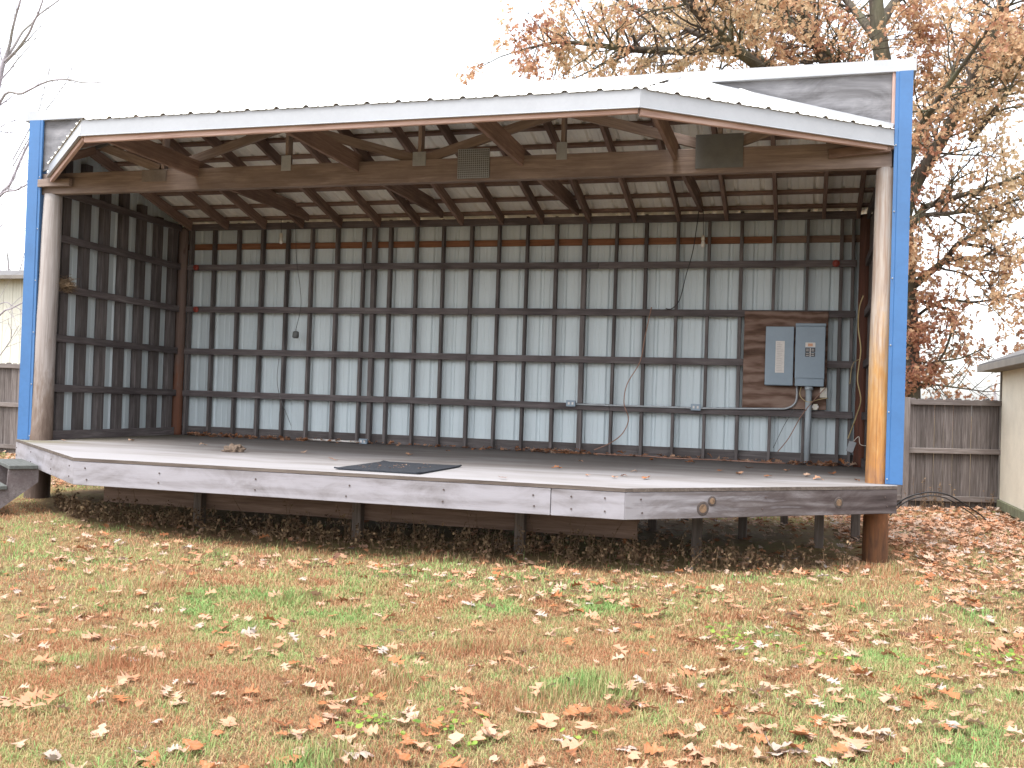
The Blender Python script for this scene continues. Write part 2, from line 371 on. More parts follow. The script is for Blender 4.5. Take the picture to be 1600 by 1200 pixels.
def build_deck():
    pts = [(-.30, 2.95), (-.33, 0)] + [DA, DB, DC, DD] + [(9.63, 2.95)]
    bm = bmesh.new(); top = [bm.verts.new((x, y, 0)) for x, y in pts]; bot = [bm.verts.new((x, y, -.03)) for x, y in pts]
    bm.faces.new(top); bm.faces.new(bot[::-1])
    for i in range(len(pts)): bm.faces.new((top[i], bot[i], bot[(i+1) % len(pts)], top[(i+1) % len(pts)]))
    d = from_bm('deck', bm, [M['deck'], M['leg']], stage)
    for p in d.data.polygons:
        if abs(p.normal.z) < .5: p.material_index = 1
    rnd = random.Random(3)
    def nails(bm, L, knots=()):
        n = max(2, int(L/.72))
        for i in range(n):
            x = .12+(L-.24)*i/(n-1)+rnd.uniform(-.08, .08)
            for z in (.045, -.05):
                r = bmesh.ops.create_cone(bm, cap_ends=True, segments=8, radius1=.0075, radius2=.0075, depth=.008, matrix=Matrix.Translation((min(max(x+rnd.uniform(-.02, .02), .03), L-.03), -.0215, z+rnd.uniform(-.012, .012))) @ Matrix.Rotation(math.pi/2, 4, 'X'))
                for f in {f for v in r['verts'] for f in v.link_faces}: f.material_index = 1
        for (x, z, r0) in knots:
            for rr, mi, dy in ((r0*1.5, 3, -.0205), (r0, 2, -.0225)):
                r = bmesh.ops.create_cone(bm, cap_ends=True, segments=20, radius1=rr, radius2=rr*.8, depth=.006, matrix=Matrix.Translation((x, dy, z)) @ Matrix.Rotation(math.pi/2, 4, 'X'))
                for f in {f for v in r['verts'] for f in v.link_faces}: f.material_index = mi
        return [M['nail'], M['knot'], M['knotring']]
    zc, hh = -.142, .218
    def rim(a, b, mat, knots=(), t0=0., t1=1., label=None):
        a, b = Vector((*a, zc)), Vector((*b, zc)); p, q = a.lerp(b, t0), a.lerp(b, t1)
        x = (q-p).normalized(); nrm = Vector((x.y, -x.x, 0))            # outward
        off = nrm*-.021
        o = board('rim_board', p+off, q+off, .038, hh, mat, d, extra=lambda bm, L: nails(bm, L, knots))
        if label: o['label'] = label
        return o
    rim(DA, DB, M['rim'], (), 0, .998)
    rim(DB, DC, M['rim'], (), 0, .883); rim(DB, DC, M['rim'], (), .884, 1)
    rim(DC, DD, M['rim_dark'], ((.83, .03, .030), (.74, -.03, .042), (2.18, .0, .036)), .002, 1, 'dark streaked rim board with round knots')
    # floor framing under the plywood
    for y in (-1.5, -.9, -.3, .3, .9, 1.5, 2.1, 2.7):
        x0 = max(-.25, DA[0]+(DB[0]-DA[0])*((DA[1]-y)/(DA[1]-DB[1])))+.15 if y < 0 else -.25
        x1 = min(9.58, DC[0]+(DD[0]-DC[0])*((y-DC[1])/(DD[1]-DC[1])))-.15 if y < -.2 else 9.58
        board('joist', (x0, y, -.13), (x1, y, -.13), .04, .19, M['skirt'], d)
    board('skirt_beam', (1.75, -1.02, -.395), (7.39, -1.02, -.395), .045, .29, M['skirt'], d)
    board('skirt_beam', (.2, 1.2, -.36), (5.2, 1.2, -.36), .045, .26, M['skirt'], d)
    for (x, y) in [(2.95, -1.1), (4.70, -1.1), (6.33, -1.12), (7.87, -.55), (8.97, .6), (1.2, 1.26), (3.2, 1.26), (5.2, 1.26), (6.6, .9), (7.2, 1.26), (8.2, 1.0), (9.35, 1.26), (2., 2.7), (4.5, 2.7), (7.4, 2.7), (8.6, 2.75)]:
        board('deck_post', (x, y, gzf(x, y)-.1), (x, y, -.036), .09, .09, M['leg'], stage, up=(0, -1, 0))
build_deck()

pole('corner_post', (-.05, .03, -.85), (.025, .03, 2.96), .145, .105, M['pole_left'], stage, 1)['label'] = 'grey peeled log post'
pole('corner_post', (9.468, .03, -.95), (9.47, .03, 2.96), .116, .086, M['pole_right'], stage, 2)['label'] = 'orange peeled log post'
pole('corner_post', (.0, YB-.16, -.02), (.02, YB-.16, 3.02), .085, .075, M['pole_red'], stage, 3)
pole('corner_post', (9.46, YB-.16, -.02), (9.46, YB-.16, 3.02), .085, .075, M['pole_dark'], stage, 4)

def sheet(name, origin, U, Vv, width, height, mat, parent, nrm, pitch=.305, rib=.02, minor=True, trim=None):
    """ribbed steel sheet: ribs run along Vv, repeat along U, stand proud along nrm; trim(u)->(v0,v1)"""
    U, Vv, nrm = Vector(U), Vector(Vv), Vector(nrm); us = []
    k = 0
    prof = [(0, 0), (.02, 1), (.045, 1), (.065, 0)]
    if minor: prof += [(.135, 0), (.142, .22), (.16, .22), (.167, 0), (.215, 0), (.222, .22), (.24, .22), (.247, 0)]
    while k*pitch < width:
        for u, h in prof:
            if k*pitch+u <= width: us.append((k*pitch+u, h*rib))
        k += 1
    us.append((width, 0)); bm = bmesh.new(); prev = None; O = Vector(origin)
    for u, h in us:
        v0, v1 = trim(u) if trim else (0, height)
        if v1-v0 < .004: prev = None; continue
        a = bm.verts.new(O+U*u+Vv*v0+nrm*h); b = bm.verts.new(O+U*u+Vv*v1+nrm*h)
        if prev: bm.faces.new((prev[0], a, b, prev[1]))
        prev = (a, b)
    return from_bm(name, bm, mat, parent)

# ---- back wall
bw = sheet('back_wall', (-.1, YB, -.02), (1, 0, 0), (0, 0, 1), 9.66, 3.08, M['siding'], stage, (0, 1, 0), .305, .018)
STUDS = [.103, .49, .892, 1.277, 1.677, 2.061, 2.459, 2.861, 3.025, 3.265, 3.654, 4.043, 4.44, 4.829, 5.22, 5.621, 6.0, 6.414, 6.804, 7.204, 7.596, 7.998, 8.393, 8.788, 9.184, 9.32]
WIDE = {8, 16}
for i, x in enumerate(STUDS):
    wd = .06 if i in WIDE else (.036 if i % 3 else .042); rr = random.uniform(-.006, .006)
    board('stud', (x+rr, YB-.075, 0.0), (x-rr, YB-.075, 3.075+random.uniform(0, .04)), wd, .085, M['stud'], bw, up=(0, -1, 0))
GZ = [.61, 1.22, 1.83, 2.44]
def girt_row(z):
    cuts = [.04, 3.3, 6.4, 9.36] if z < 1 else [.04, 4.45, 9.36] if z < 2 else [.04, 2.9, 6.2, 9.36]
    for a, b in zip(cuts, cuts[1:]):
        if z in (1.22,) and b > 9: b = 8.06
        if z in (.61,) and b > 9: pass
        dz = random.uniform(-.008, .008)
        board('girt', (a+.002, YB-.138, z+dz), (b-.002, YB-.138, z-dz*.5), .036, .085, M['girt'], bw)
for z in GZ: girt_row(z)
board('girt', (9.02, YB-.138, 1.22), (9.36, YB-.138, 1.22), .036, .085, M['girt'], bw)
board('top_plate', (.04, YB-.138, 3.03), (4.7, YB-.138, 3.025), .036, .095, M['girt'], bw)
board('top_plate', (4.703, YB-.138, 3.025), (9.38, YB-.138, 3.03), .036, .095, M['girt'], bw)
xs = [-.05]+STUDS+[9.4]
for a, b in ((-.05, 8.36), (8.40, 9.4)):
    board('girt', (a, YB-.018, 2.76), (b, YB-.018, 2.76), .03, .085, M['orange'] if b < 9 else M['skirt'], bw)['label'] = 'orange brown backing girt'
board('bottom_plate', (-.05, YB-.018, .065), (9.4, YB-.018, .065), .03, .13, M['stud'], bw)

# ---- side walls
def roofz(y): return 3.845-.262*y           # underside of the roof steel
def side_wall(x, sgn):
    o = sheet('side_wall', (x-sgn*.105, 0.05, -.02), (0, 1, 0), (0, 0, 1), YB-.05, 3, M['siding'], stage, (-sgn, 0, 0), .305, .018, trim=lambda u: (0, roofz(u+.05)+.0))
    ys = [.30, .66, 1.03, 1.4, 1.78, 2.15, 2.5]
    for y in ys:
        board('stud', (x-sgn*.06, y, .0), (x-sgn*.06, y, roofz(y)-.2), .085, .13 if sgn > 0 else .09, M['stud'], o, up=(0, -1, 0))
    for z in GZ+[3.0]:
        board('girt', (x+sgn*.002, .12, z+.02), (x+sgn*.002, YB-.25, z), .036, .09, M['girt'], o)
    board('bottom_plate', (x-sgn*.012, .12, .055), (x-sgn*.012, YB-.25, .055), .04, .11, M['girt'], o)
    return o
side_wall(W0+.03, 1); side_wall(W1+.07, -1)

# ---- main roof
th = math.atan(.262)
rf = sheet('roof', (-.32, -.06, roofz(-.06)), (1, 0, 0), Vector((0, 1, -.262)).normalized(), 10.03, 3.18, M['roofin'], stage, Vector((0, .262, 1)).normalized(), .305, .024)
dn = Vector((0, 1, -.262)).normalized(); rn = Vector((0, .262, 1)).normalized()
for y in (.25, .62, 1.01, 1.43, 1.85, 2.27, 2.65):
    c = Vector((0, y, roofz(y)))-rn*.021
    board('purlin', (-.1, c.y, c.z), (9.52, c.y, c.z), .062, .038, M['rafter'], rf, up=rn)
for x in (.15, .76, 1.37, 1.96, 2.55, 3.134, 3.705, 4.336, 4.897, 5.445, 6.075, 6.663, 7.22, 7.811, 8.403, 8.964, 9.36):
    a = Vector((x, .06, roofz(.06)))-rn*.106; b = Vector((x, 2.69, roofz(2.69)))-rn*.106
    board('rafter', a, b, .045, .13, M['rafter'], rf, up=rn)
for x in (2.06, 4.06, 5.92, 7.50):
    board('tie_beam', (x, -1.66 if x < 7 else -1.58, 3.20), (x, 2.62, 3.17), .042, .19, M['rafter'], rf)

# ---- header truss in the open front
hb = board('header_beam', (-.1, 0.0, 3.077), (9.52, 0.0, 3.08), .10, .245, M['beam'], stage)
board('top_chord', (.1, .02, 3.70), (9.4, .02, 3.70), .04, .12, M['beam'], hb)
for x in (1.60, 3.20, 4.78, 6.35, 7.93): board('web', (x, .0, 3.206), (x, .0, 3.64), .04, .10, M['beam'], hb, up=(0, -1, 0))
for a, b in ((1.66, 3.12), (4.72, 3.28), (4.84, 6.27), (7.87, 6.43), (7.99, 9.2), (1.54, .4)):
    board('web', (a, -.01, 3.215), (b, -.01, 3.63), .04, .10, M['beam'], hb)
def gusset(x0, x1, z0, z1, mat, rows=0):
    bm = bmesh.new(); bm_box(bm, (x0, -.062, z0), (x1, -.056, z1), 0, .002)
    if rows:
        n = int((x1-x0)/.022); k = int((z1-z0)/.022)
        for i in range(n):
            bm_box(bm, (x0+.008+(x1-x0-.016)*i/(n-1)-.0025, -.066, z0+.004), (x0+.008+(x1-x0-.016)*i/(n-1)+.0025, -.063, z1-.004), 1)
        for i in range(k):
            bm_box(bm, (x0+.004, -.069, z0+.008+(z1-z0-.016)*i/(k-1)-.0025), (x1-.004, -.0665, z0+.008+(z1-z0-.016)*i/(k-1)+.0025), 1)
    from_bm('gusset_plate', bm, [mat, M['galv']], hb)
M['dullplate'] = plain('weathered_plate', (.20, .175, .16), .7, .1, .3, .2, 7)
gusset(1.33, 1.66, 3.06, 3.20, M['dullplate']); gusset(3.14, 3.26, 3.13, 3.30, M['galv'])
gusset(4.71, 4.86, 3.13, 3.28, M['galv'], 1); gusset(5.22, 5.575, 2.975, 3.29, M['darkplate'], 1)
gusset(6.29, 6.40, 3.14, 3.32, M['galv'], 1); gusset(7.70, 8.16, 3.0, 3.335, M['darkplate'])
board('end_block', (-.08, -.10, 3.075), (.38, -.10, 3.075), .05, .09, M['beam'], hb)
board('end_block', (8.95, -.10, 3.09), (9.50, -.10, 3.13), .05, .085, M['rafter'], hb)

# ---- canopy: hip roof reaching out over the apron
E0, E1, E2, E3 = Vector((.06, -.10, 3.3)), Vector((1.85, -1.70, 3.3)), Vector((7.41, -1.70, 3.3)), Vector((9.52, -.10, 3.3))
R1, R2 = Vector((1.65, -.05, 3.90)), Vector((7.62, -.05, 3.90))
cn = bpy.data.objects.new('canopy_anchor', None); bpy.data.objects.remove(cn)
def facet(A, B, C, D=None):
    """ribbed facet with eave A->B; ridge C (and D); ribs climb square to the eave"""
    U = (B-A).normalized(); n = U.cross(C-A).normalized()
    if n.z < 0: n = -n
    up = n.cross(U); up = up if up.z > 0 else -up
    L = (B-A).length; uC, vC = (C-A).dot(U), (C-A).dot(up); D_ = D if D is not None else C; uD = (D_-A).dot(U)
    over = -.02
    def trim(u):
        if u < uC: return (over, vC*max(u, 0)/uC)
        if u > uD: return (over, vC*max(L-u, 0)/(L-uD))
        return (over, vC)
    return dict(origin=A+n*.006, U=U, Vv=up, width=L, height=vC, nrm=n, trim=trim)
def multi_sheet(name, facets, mat, parent):
    bm = bmesh.new(); prof = [(0, 0), (.02, 1), (.045, 1), (.065, 0), (.135, 0), (.142, .22), (.16, .22), (.167, 0), (.215, 0), (.222, .22), (.24, .22), (.247, 0)]
    for f in facets:
        us = []; k = 0
        while k*.305 < f['width']:
            us += [(k*.305+u, h*.019) for u, h in prof if k*.305+u <= f['width']]; k += 1
        us.append((f['width'], 0)); prev = None
        for u, h in us:
            v0, v1 = f['trim'](u)
            a = bm.verts.new(f['origin']+f['U']*u+f['Vv']*v0+f['nrm']*h); b = bm.verts.new(f['origin']+f['U']*u+f['Vv']*max(v1, v0+.002)+f['nrm']*h)
            if prev: bm.faces.new((prev[0], a, b, prev[1]))
            prev = (a, b)
    return from_bm(name, bm, mat, parent)
can = multi_sheet('canopy', [facet(E1, E2, R1, R2), facet(E2, E3, R2), facet(E0, E1, R1)], M['roofin'], stage)
def fascia(A, B, n0, n1):
    """white metal drop edge with a foot lip, from A to B"""
    bm = bmesh.new(); x = (B-A).normalized(); out = Vector((x.y, -x.x, 0)); out.normalize(); A, B = A-x*n0, B+x*n1
    prof = [(0.0, .0), (.004, -.002), (.012, -.155), (.03, -.163), (.03, -.167), (.0, -.167), (-.006, -.16), (-.006, 0.)]
    ra = [bm.verts.new(A+out*a+Vector((0, 0, b+.004))) for a, b in prof]; rb = [bm.verts.new(B+out*a+Vector((0, 0, b+.004))) for a, b in prof]
    for i in range(len(prof)): bm.faces.new((ra[i], ra[(i+1) % len(prof)], rb[(i+1) % len(prof)], rb[i]))
    bm.faces.new(ra); bm.faces.new(rb[::-1])
    from_bm('fascia', bm, M['white'], can)
    board('subfascia', A-out*.03+x*.02+Vector((0, 0, -.135)), B-out*.03-x*.02+Vector((0, 0, -.115)), .04, .165, M['eave'], can)
for A, B, n0, n1 in ((E0, E1, 0, .006), (E1, E2, .0, .0), (E2, E3, .006, 0)): fascia(A, B, n0, n1)
board('valley_flashing', R2+Vector((-.1, -.03, -.005)), E3+Vector((0, .02, .025)), .05, .05, M['white'], can)
board('valley_flashing', R1+Vector((.1, -.03, -.005)), E0+Vector((0, .02, .025)), .05, .05, M['white'], can)
nf = (E2-E1).cross(R1-E1).normalized()
for x in np.arange(1.95, 7.4, .61):
    board('rafter', (x, -1.66, 3.215), (x, -.08, 3.215+1.58*.36), .038, .09, M['rafter'], can)
board('hip_rafter', E1+Vector((0, .05, -.085)), R1+Vector((0, 0, -.10)), .04, .12, M['rafter'], can)
board('hip_rafter', E2+Vector((0, .05, -.085)), R2+Vector((0, 0, -.10)), .04, .12, M['rafter'], can)
for t in (.3, .62):
    a = E2.lerp(E3, t); b = R2.lerp(E3, t*.98); board('rafter', a+Vector((-.04, .05, -.085)), b+Vector((0, 0, -.09)), .038, .09, M['rafter'], can)
    a = E1.lerp(E0, t); b = R1.lerp(E0, t*.98); board('rafter', a+Vector((.04, .05, -.085)), b+Vector((0, 0, -.09)), .038, .09, M['rafter'], can)

# ---- gable triangles, ridge trim, blue corner trim
def gable(P):
    bm = bmesh.new(); a = [bm.verts.new((x, -.055, z)) for x, z in P]; b = [bm.verts.new((x, -.035, z)) for x, z in P]
    bm.faces.new(a); bm.faces.new(b[::-1])
    for i in range(len(P)): bm.faces.new((a[i], b[i], b[(i+1) % len(P)], a[(i+1) % len(P)]))
    from_bm('gable_panel', bm, M['gable'], stage)
gable([(7.3, 3.85), (9.50, 3.22), (9.50, 3.86), (7.3, 3.87)]); gable([(1.9, 3.85), (1.9, 3.87), (-.10, 3.86), (-.10, 3.22)])
board('gable_edge', (9.517, -.05, 3.12), (9.517, -.05, 3.85), .03, .07, M['eave'], stage, up=(0, -1, 0))
board('gable_edge', (-.115, -.05, 2.98), (-.115, -.05, 3.85), .03, .07, M['eave'], stage, up=(0, -1, 0))
def ridge_trim():
    prof = [(-.06, 3.965), (-.075, 3.85), (-.10, 3.843), (-.10, 3.838), (-.05, 3.838), (.22, 3.80), (.22, 3.90)]
    bm = bmesh.new(); r = []
    for x in (-.33, 9.71): r.append([bm.verts.new((x, y, z)) for y, z in prof])
    for i in range(len(prof)): bm.faces.new((r[0][i], r[0][(i+1) % len(prof)], r[1][(i+1) % len(prof)], r[1][i]))
    bm.faces.new(r[0]); bm.faces.new(r[1][::-1]); from_bm('ridge_trim', bm, M['white'], stage)
ridge_trim()
def corner_trim(x0, x1, sgn, top):
    """folded blue steel: front face with a raised inner fold, return face along the side wall, white screw heads"""
    bm = bmesh.new(); xi, xo = (x0, x1) if sgn > 0 else (x1, x0)
    prof = [(xi, -.075), (xi, -.10), (xi+sgn*.03, -.10), (xi+sgn*.036, -.108), (xo, -.112), (xo, .20), (xo-sgn*.004, .20), (xo-sgn*.004, -.07)]
    ra = [bm.verts.new((x, y, .004)) for x, y in prof]; rb = [bm.verts.new((x, y, top)) for x, y in prof]
    for i in range(len(prof)): bm.faces.new((ra[i], ra[(i+1) % len(prof)], rb[(i+1) % len(prof)], rb[i]))
    bm.faces.new(ra); bm.faces.new(rb[::-1])
    o = from_bm('corner_trim', bm, M['blue'], stage); z = .05
    while z < 3.2:
        b2 = bmesh.new(); bmesh.ops.create_uvsphere(b2, u_segments=8, v_segments=5, radius=.008)
        from_bm('screw', b2, M['white'], o, Matrix.Translation((xi+sgn*.015, -.103, z))); z += .62
corner_trim(9.53, 9.68, 1, 3.838); corner_trim(-.238, -.055, -1, 3.838)

# ------------------------------------------------------------------ fixtures on the back wall
YF = YB-.158                                     # front of the girts
bp = board('backboard', (8.06, YF-.008, 1.26), (9.05, YF-.008, 1.26), .016, 1.19, M['ply'])
tag(bp, 'reddish brown plywood backboard screwed to back wall behind the electrical cabinets', 'backboard')
YP = YF-.017
def cabinet(name, x0, x1, z0, z1, d, label):
    t = thing(name, ((x0+x1)/2, YP, z0), label, 'electrical cabinet'); bm = bmesh.new()
    bm_box(bm, (x0, YP-d, z0), (x1, YP-.001, z1), 0, .006); from_bm('case', bm, M['grey'], t); return t
cA = cabinet('breaker_cabinet', 8.33, 8.655, .945, 1.655, .10, 'left grey electrical cabinet with tall pale paper label on its door')
bm = bmesh.new(); bm_box(bm, (8.325, YP-.112, .95), (8.655, YP-.101, 1.66), 0, .004); dA = from_bm('door', bm, M['grey'], cA)
bm = bmesh.new(); bm_box(bm, (8.445, YP-.1145, 1.10), (8.55, YP-.1125, 1.485), 0)
for i in range(17): bm_box(bm, (8.46, YP-.1158, 1.12+i*.021), (8.46+random.uniform(.04, .075), YP-.1147, 1.128+i*.021), 1)
from_bm('paper_label', bm, [M['label'], plain('label_print', (.48, .44, .42), .6)], dA)
cB = cabinet('breaker_cabinet', 8.68, 9.015, .945, 1.69, .12, 'right grey electrical cabinet with dark printed panel, above the pipe')
bm = bmesh.new(); bm_box(bm, (8.675, YP-.131, 1.04), (9.018, YP-.121, 1.665), 0, .004); dB = from_bm('door', bm, M['grey'], cB)
bm = bmesh.new(); bm_box(bm, (8.682, YP-.126, .947), (9.013, YP-.1205, 1.034), 0, .002); from_bm('lower_cover', bm, M['grey'], cB)
bm = bmesh.new(); bm_box(bm, (8.672, YP-.14, 1.668), (9.022, YP-.001, 1.70), 0, .004); from_bm('rain_hood', bm, M['grey'], cB)
bm = bmesh.new(); x0, z0 = 8.79, 1.30
bm_box(bm, (x0, YP-.1335, z0+.115), (x0+.115, YP-.1315, z0+.17), 2)
bm_box(bm, (x0+.03, YP-.1345, z0+.125), (x0+.085, YP-.1337, z0+.158), 3)
for i, zz in enumerate((0, .055)):
    bm_box(bm, (x0, YP-.1335, z0+zz), (x0+.052, YP-.1315, z0+zz+.05), 1); bm_box(bm, (x0+.063, YP-.1335, z0+zz), (x0+.115, YP-.1315, z0+zz+.05), 1)
    for k in range(2):
        bm_box(bm, (x0+.008, YP-.1345, z0+zz+.012+k*.02), (x0+.042, YP-.1337, z0+zz+.018+k*.02), 2); bm_box(bm, (x0+.071, YP-.1345, z0+zz+.012+k*.02), (x0+.103, YP-.1337, z0+zz+.018+k*.02), 2)
bm_box(bm, (x0+.053, YP-.1335, z0), (x0+.062, YP-.1315, z0+.105), 2)
from_bm('printed_panel', bm, [M['grey'], M['ink'], M['label'], M['rust']], dB)

def pipe(name, pts, r, mat, label, collars=()):
    t = thing(name, pts[0], label, 'pipe'); bm = bmesh.new(); bm_tube(bm, pts, r, 14); from_bm('tube', bm, mat, t)
    for (p, q) in collars: bm = bmesh.new(); bm_tube(bm, [p, q], r*1.35, 14); from_bm('collar', bm, mat, t)
    return t
pipe('riser_pipe', [(8.845, YP-.06, .003), (8.845, YP-.06, .944)], .037, M['pvc'], 'thick grey vertical pipe from stage floor up to the cabinet', [((8.845, YP-.06, .003), (8.845, YP-.06, .02)), ((8.845, YP-.06, .90), (8.845, YP-.06, .943))])
pipe('conduit', smoothpts([(5.97, YF-.02, .635), (7.44, YF-.02, .638), (7.56, YF-.02, .638), (8.4, YF-.03, .66), (8.60, YF-.035, .675), (8.70, YF-.04, .76), (8.705, YF-.045, .945)], 5), .0125, M['galv'], 'thin steel conduit running along the lower girt to the cabinet')
def outlet(x, z, y, label, mat=None, w=.115, h=.075, d=.05, group=None):
    t = thing('outlet_box', (x, y, z-h/2), label, 'outlet box', group); bm = bmesh.new(); bm_box(bm, (x-w/2, y-d, z-h/2), (x+w/2, y-.001, z+h/2), 0, .005)
    from_bm('box', bm, mat or M['grey'], t); bm = bmesh.new(); bm_box(bm, (x-w/2-.003, y-d-.006, z-h/2-.003), (x+w/2+.003, y-d-.001, z+h/2+.003), 0, .002)
    for s in (-.025, .025): bm_box(bm, (x+s-.012, y-d-.009, z-.016), (x+s+.012, y-d-.0065, z+.016), 1, .001)
    from_bm('cover_plate', bm, [mat or M['grey'], M['label']], t); return t
outlet(5.905, .645, YF, 'small grey outlet box at the left end of the thin conduit')
outlet(7.50, .648, YF, 'small grey outlet box halfway along the thin conduit')
outlet(9.015, .875, YP, 'ivory outlet box below right corner of the right cabinet', M['ivory'], .075, .115, .045)
outlet(8.925, .70, YP, 'tiny ivory box beside the thick pipe on backboard edge', M['ivory'], .045, .065, .04)
outlet(3.05, .035, 2.60, 'grey outlet box sitting on stage floor by the back wall', M['grey'], .11, .065, .06)
pipe('floor_pipe', [(2.15, 2.66, .02), (2.99, 2.62, .02)], .014, M['label'], 'thin pale pipe lying on stage floor against back wall')

def lamp(x, y, z, ztop, label):
    t = thing('pendant_socket', (x, y, z), label, 'lamp socket', 'bare bulb sockets hanging near the back wall')
    bm = bmesh.new(); bm_tube(bm, [(x, y, ztop), (x+.01, y, z+.1)], .004, 5); from_bm('cord', bm, M['black'], t)
    bm = bmesh.new(); bm_tube(bm, [(x+.01, y, z+.10), (x+.01, y, z+.085), (x+.01, y, z+.04), (x+.01, y, z+.035)], [.012, .022, .026, .02], 12); from_bm('socket', bm, M['ivory'], t, None, True)
    bm = bmesh.new(); bm_tube(bm, [(x+.01, y, z+.035), (x+.01, y, z+.02), (x+.01, y, z-.02), (x+.01, y, z-.045), (x+.01, y, z-.055)], [.014, .022, .03, .022, .006], 12); from_bm('bulb', bm, M['glass'], t, None, True)
lamp(1.68, 2.55, 2.80, 3.10, 'bare bulb socket hanging at the left of the back wall')
lamp(7.53, 2.55, 2.68, 3.10, 'bare bulb socket hanging at the right of the back wall')
def wall(u, v, y=2.62):
    d = FWD + RGT*((u-800)/FPX) - UPV*((v-600)/FPX); return CAM + d*((y-CAM.y)/d.y)
cable('hanging_wire', [wall(1092, 330), wall(1083, 390), wall(1072, 430), wall(1062, 468), wall(1050, 482), wall(1040, 482)], .006, M['black'], 'black wire drooping from the rafters to a girt, right of centre')
cable('hanging_wire', [wall(462, 325), wall(463, 400), wall(469, 450), wall(470, 480), wall(462, 516)], .004, M['black'], 'black wire hanging beside the left bulb down to a small grey fitting')
t = thing('wire_fitting', wall(462, 530), 'small grey rounded fitting on the end of the left hanging wire', 'fitting')
p = wall(462, 523); bm = bmesh.new(); bm_tube(bm, [p+Vector((0, 0, .05)), p+Vector((0, 0, .04)), p+Vector((0, 0, -.03)), p+Vector((0, 0, -.05))], [.02, .042, .048, .03], 12); from_bm('body', bm, M['darkplate'], t, None, True)
bm = bmesh.new(); bm_tube(bm, [p+Vector((0, 0, .075)), p+Vector((0, 0, .05))], .012, 8); from_bm('neck', bm, M['galv'], t)
cable('hanging_wire', [wall(436, 560), wall(433, 590), wall(436, 615), wall(445, 640), wall(455, 665)], .004, M['darkplate'], 'thin dark wire looping down the lower left of the back wall')
cable('extension_cord', [wall(1018, 480), wall(1008, 525), wall(1000, 565), wall(980, 600), wall(975, 630), wall(982, 655), wall(972, 678), wall(952, 693), wall(928, 703)], .007, M['cordorange'], 'orange cord dangling down the back wall to a box at floor')
cable('extension_cord', [(6.22, 2.66, .012), (6.5, 2.55, .012), (6.9, 2.60, .012), (7.25, 2.42, .012), (7.8, 2.52, .012), (8.3, 2.45, .012), (8.6, 2.52, .012)], .008, M['cordorange'], 'orange cord lying along the stage floor by the back wall')
cable('wall_wire', [wall(1290, 606, 2.58), wall(1272, 625, 2.58), wall(1252, 650, 2.58), wall(1232, 685, 2.58), wall(1215, 706, 2.58)], .006, M['cordorange'], 'orange wire sagging from the cabinets across the thick pipe')
cable('wall_wire', [wall(1252, 604, 2.6), wall(1250, 618, 2.6), wall(1262, 628, 2.58), wall(1280, 624, 2.6), wall(1294, 622, 2.6)], .005, M['cordyellow'], 'short yellow wire looping below the cabinets to ivory box')
cable('wall_wire', [wall(1240, 640, 2.63), wall(1225, 665, 2.63), wall(1208, 700, 2.63)], .004, M['darkplate'], 'thin grey wire slanting down below the backboard')
cable('hanging_wire', [wall(1349, 462, 1.6), wall(1343, 480, 1.7), wall(1341, 510, 1.8), wall(1345, 545, 1.8), wall(1342, 572, 1.85), wall(1340, 595, 1.9), wall(1345, 625, 1.95), wall(1338, 650, 2.1), wall(1330, 672, 2.2), wall(1325, 685, 2.3)], .007, M['cordyellow'], 'yellow cord dangling along the right wall down to a white box')
cable('hanging_wire', [wall(1328, 600, 2.4), wall(1332, 570, 2.4), wall(1345, 560, 2.1)], .004, M['cordyellow'], 'short thin yellow wire arching at the right rear corner')
p = wall(1330, 698, 2.3); t = thing('junction_box', p-Vector((0, 0, .06)), 'white junction box hanging tilted on yellow cord in right rear corner', 'junction box')
mt = Matrix.Translation(p) @ Matrix.Rotation(math.radians(18), 4, 'Y'); bm = bmesh.new(); bm_box(bm, (-.04, -.025, -.065), (.04, .025, .065), 0, .006); from_bm('box', bm, M['white'], t, mt)
bm = bmesh.new(); bm_box(bm, (-.036, -.03, -.06), (.036, -.0255, .06), 0, .002); from_bm('cover_plate', bm, M['white'], t, mt)
cable('hanging_wire', [p+Vector((.02, 0, .06)), p+Vector((.08, 0, .12)), p+Vector((.1, .0, .03)), p+Vector((.2, 0, .02))], .004, M['ivory'], 'short pale wire curling out of the tilted white box')
for (x, z, lab) in ((.245, 2.44, 'red insulator cap on the upper girt at the left end'), (.27, 1.83, 'red insulator cap on the middle girt at the left end'), (9.12, 2.44, 'red insulator cap on the upper girt at the right end')):
    t = thing('insulator_cap', (x, YF, z), lab, 'insulator', 'red insulator caps on the back wall girts')
    bm = bmesh.new(); bm_tube(bm, [(x, YF-.001, z), (x, YF-.02, z), (x, YF-.03, z)], [.045, .04, .02], 14); from_bm('base', bm, M['red'], t, None, True)
    bm = bmesh.new(); bm_tube(bm, [(x, YF-.03, z), (x, YF-.06, z)], [.018, .012], 10); from_bm('stem', bm, M['red'], t)

# straw nest on the left wall girt
def nest():
    c = Vector((.09, .22, 1.90)); bm = bmesh.new(); r = random.Random(5)
    for i in range(320):
        a = r.uniform(0, 6.28); d = Vector((math.cos(a), math.sin(a), r.uniform(-.5, .25))); p = Vector((r.gauss(0, .045), r.gauss(0, .06), r.gauss(0, .04)))
        L = r.uniform(.05, .16); bm_tube(bm, [p-d*L*.5, p+Vector((0, 0, .01)), p+d*L*.5+Vector((0, 0, -.03*r.random()))], .0022, 3)
    tag(from_bm('bird_nest', bm, M['nest'], None, Matrix.Translation(c)), 'untidy straw bird nest on a girt behind the left log post', 'nest')
nest()

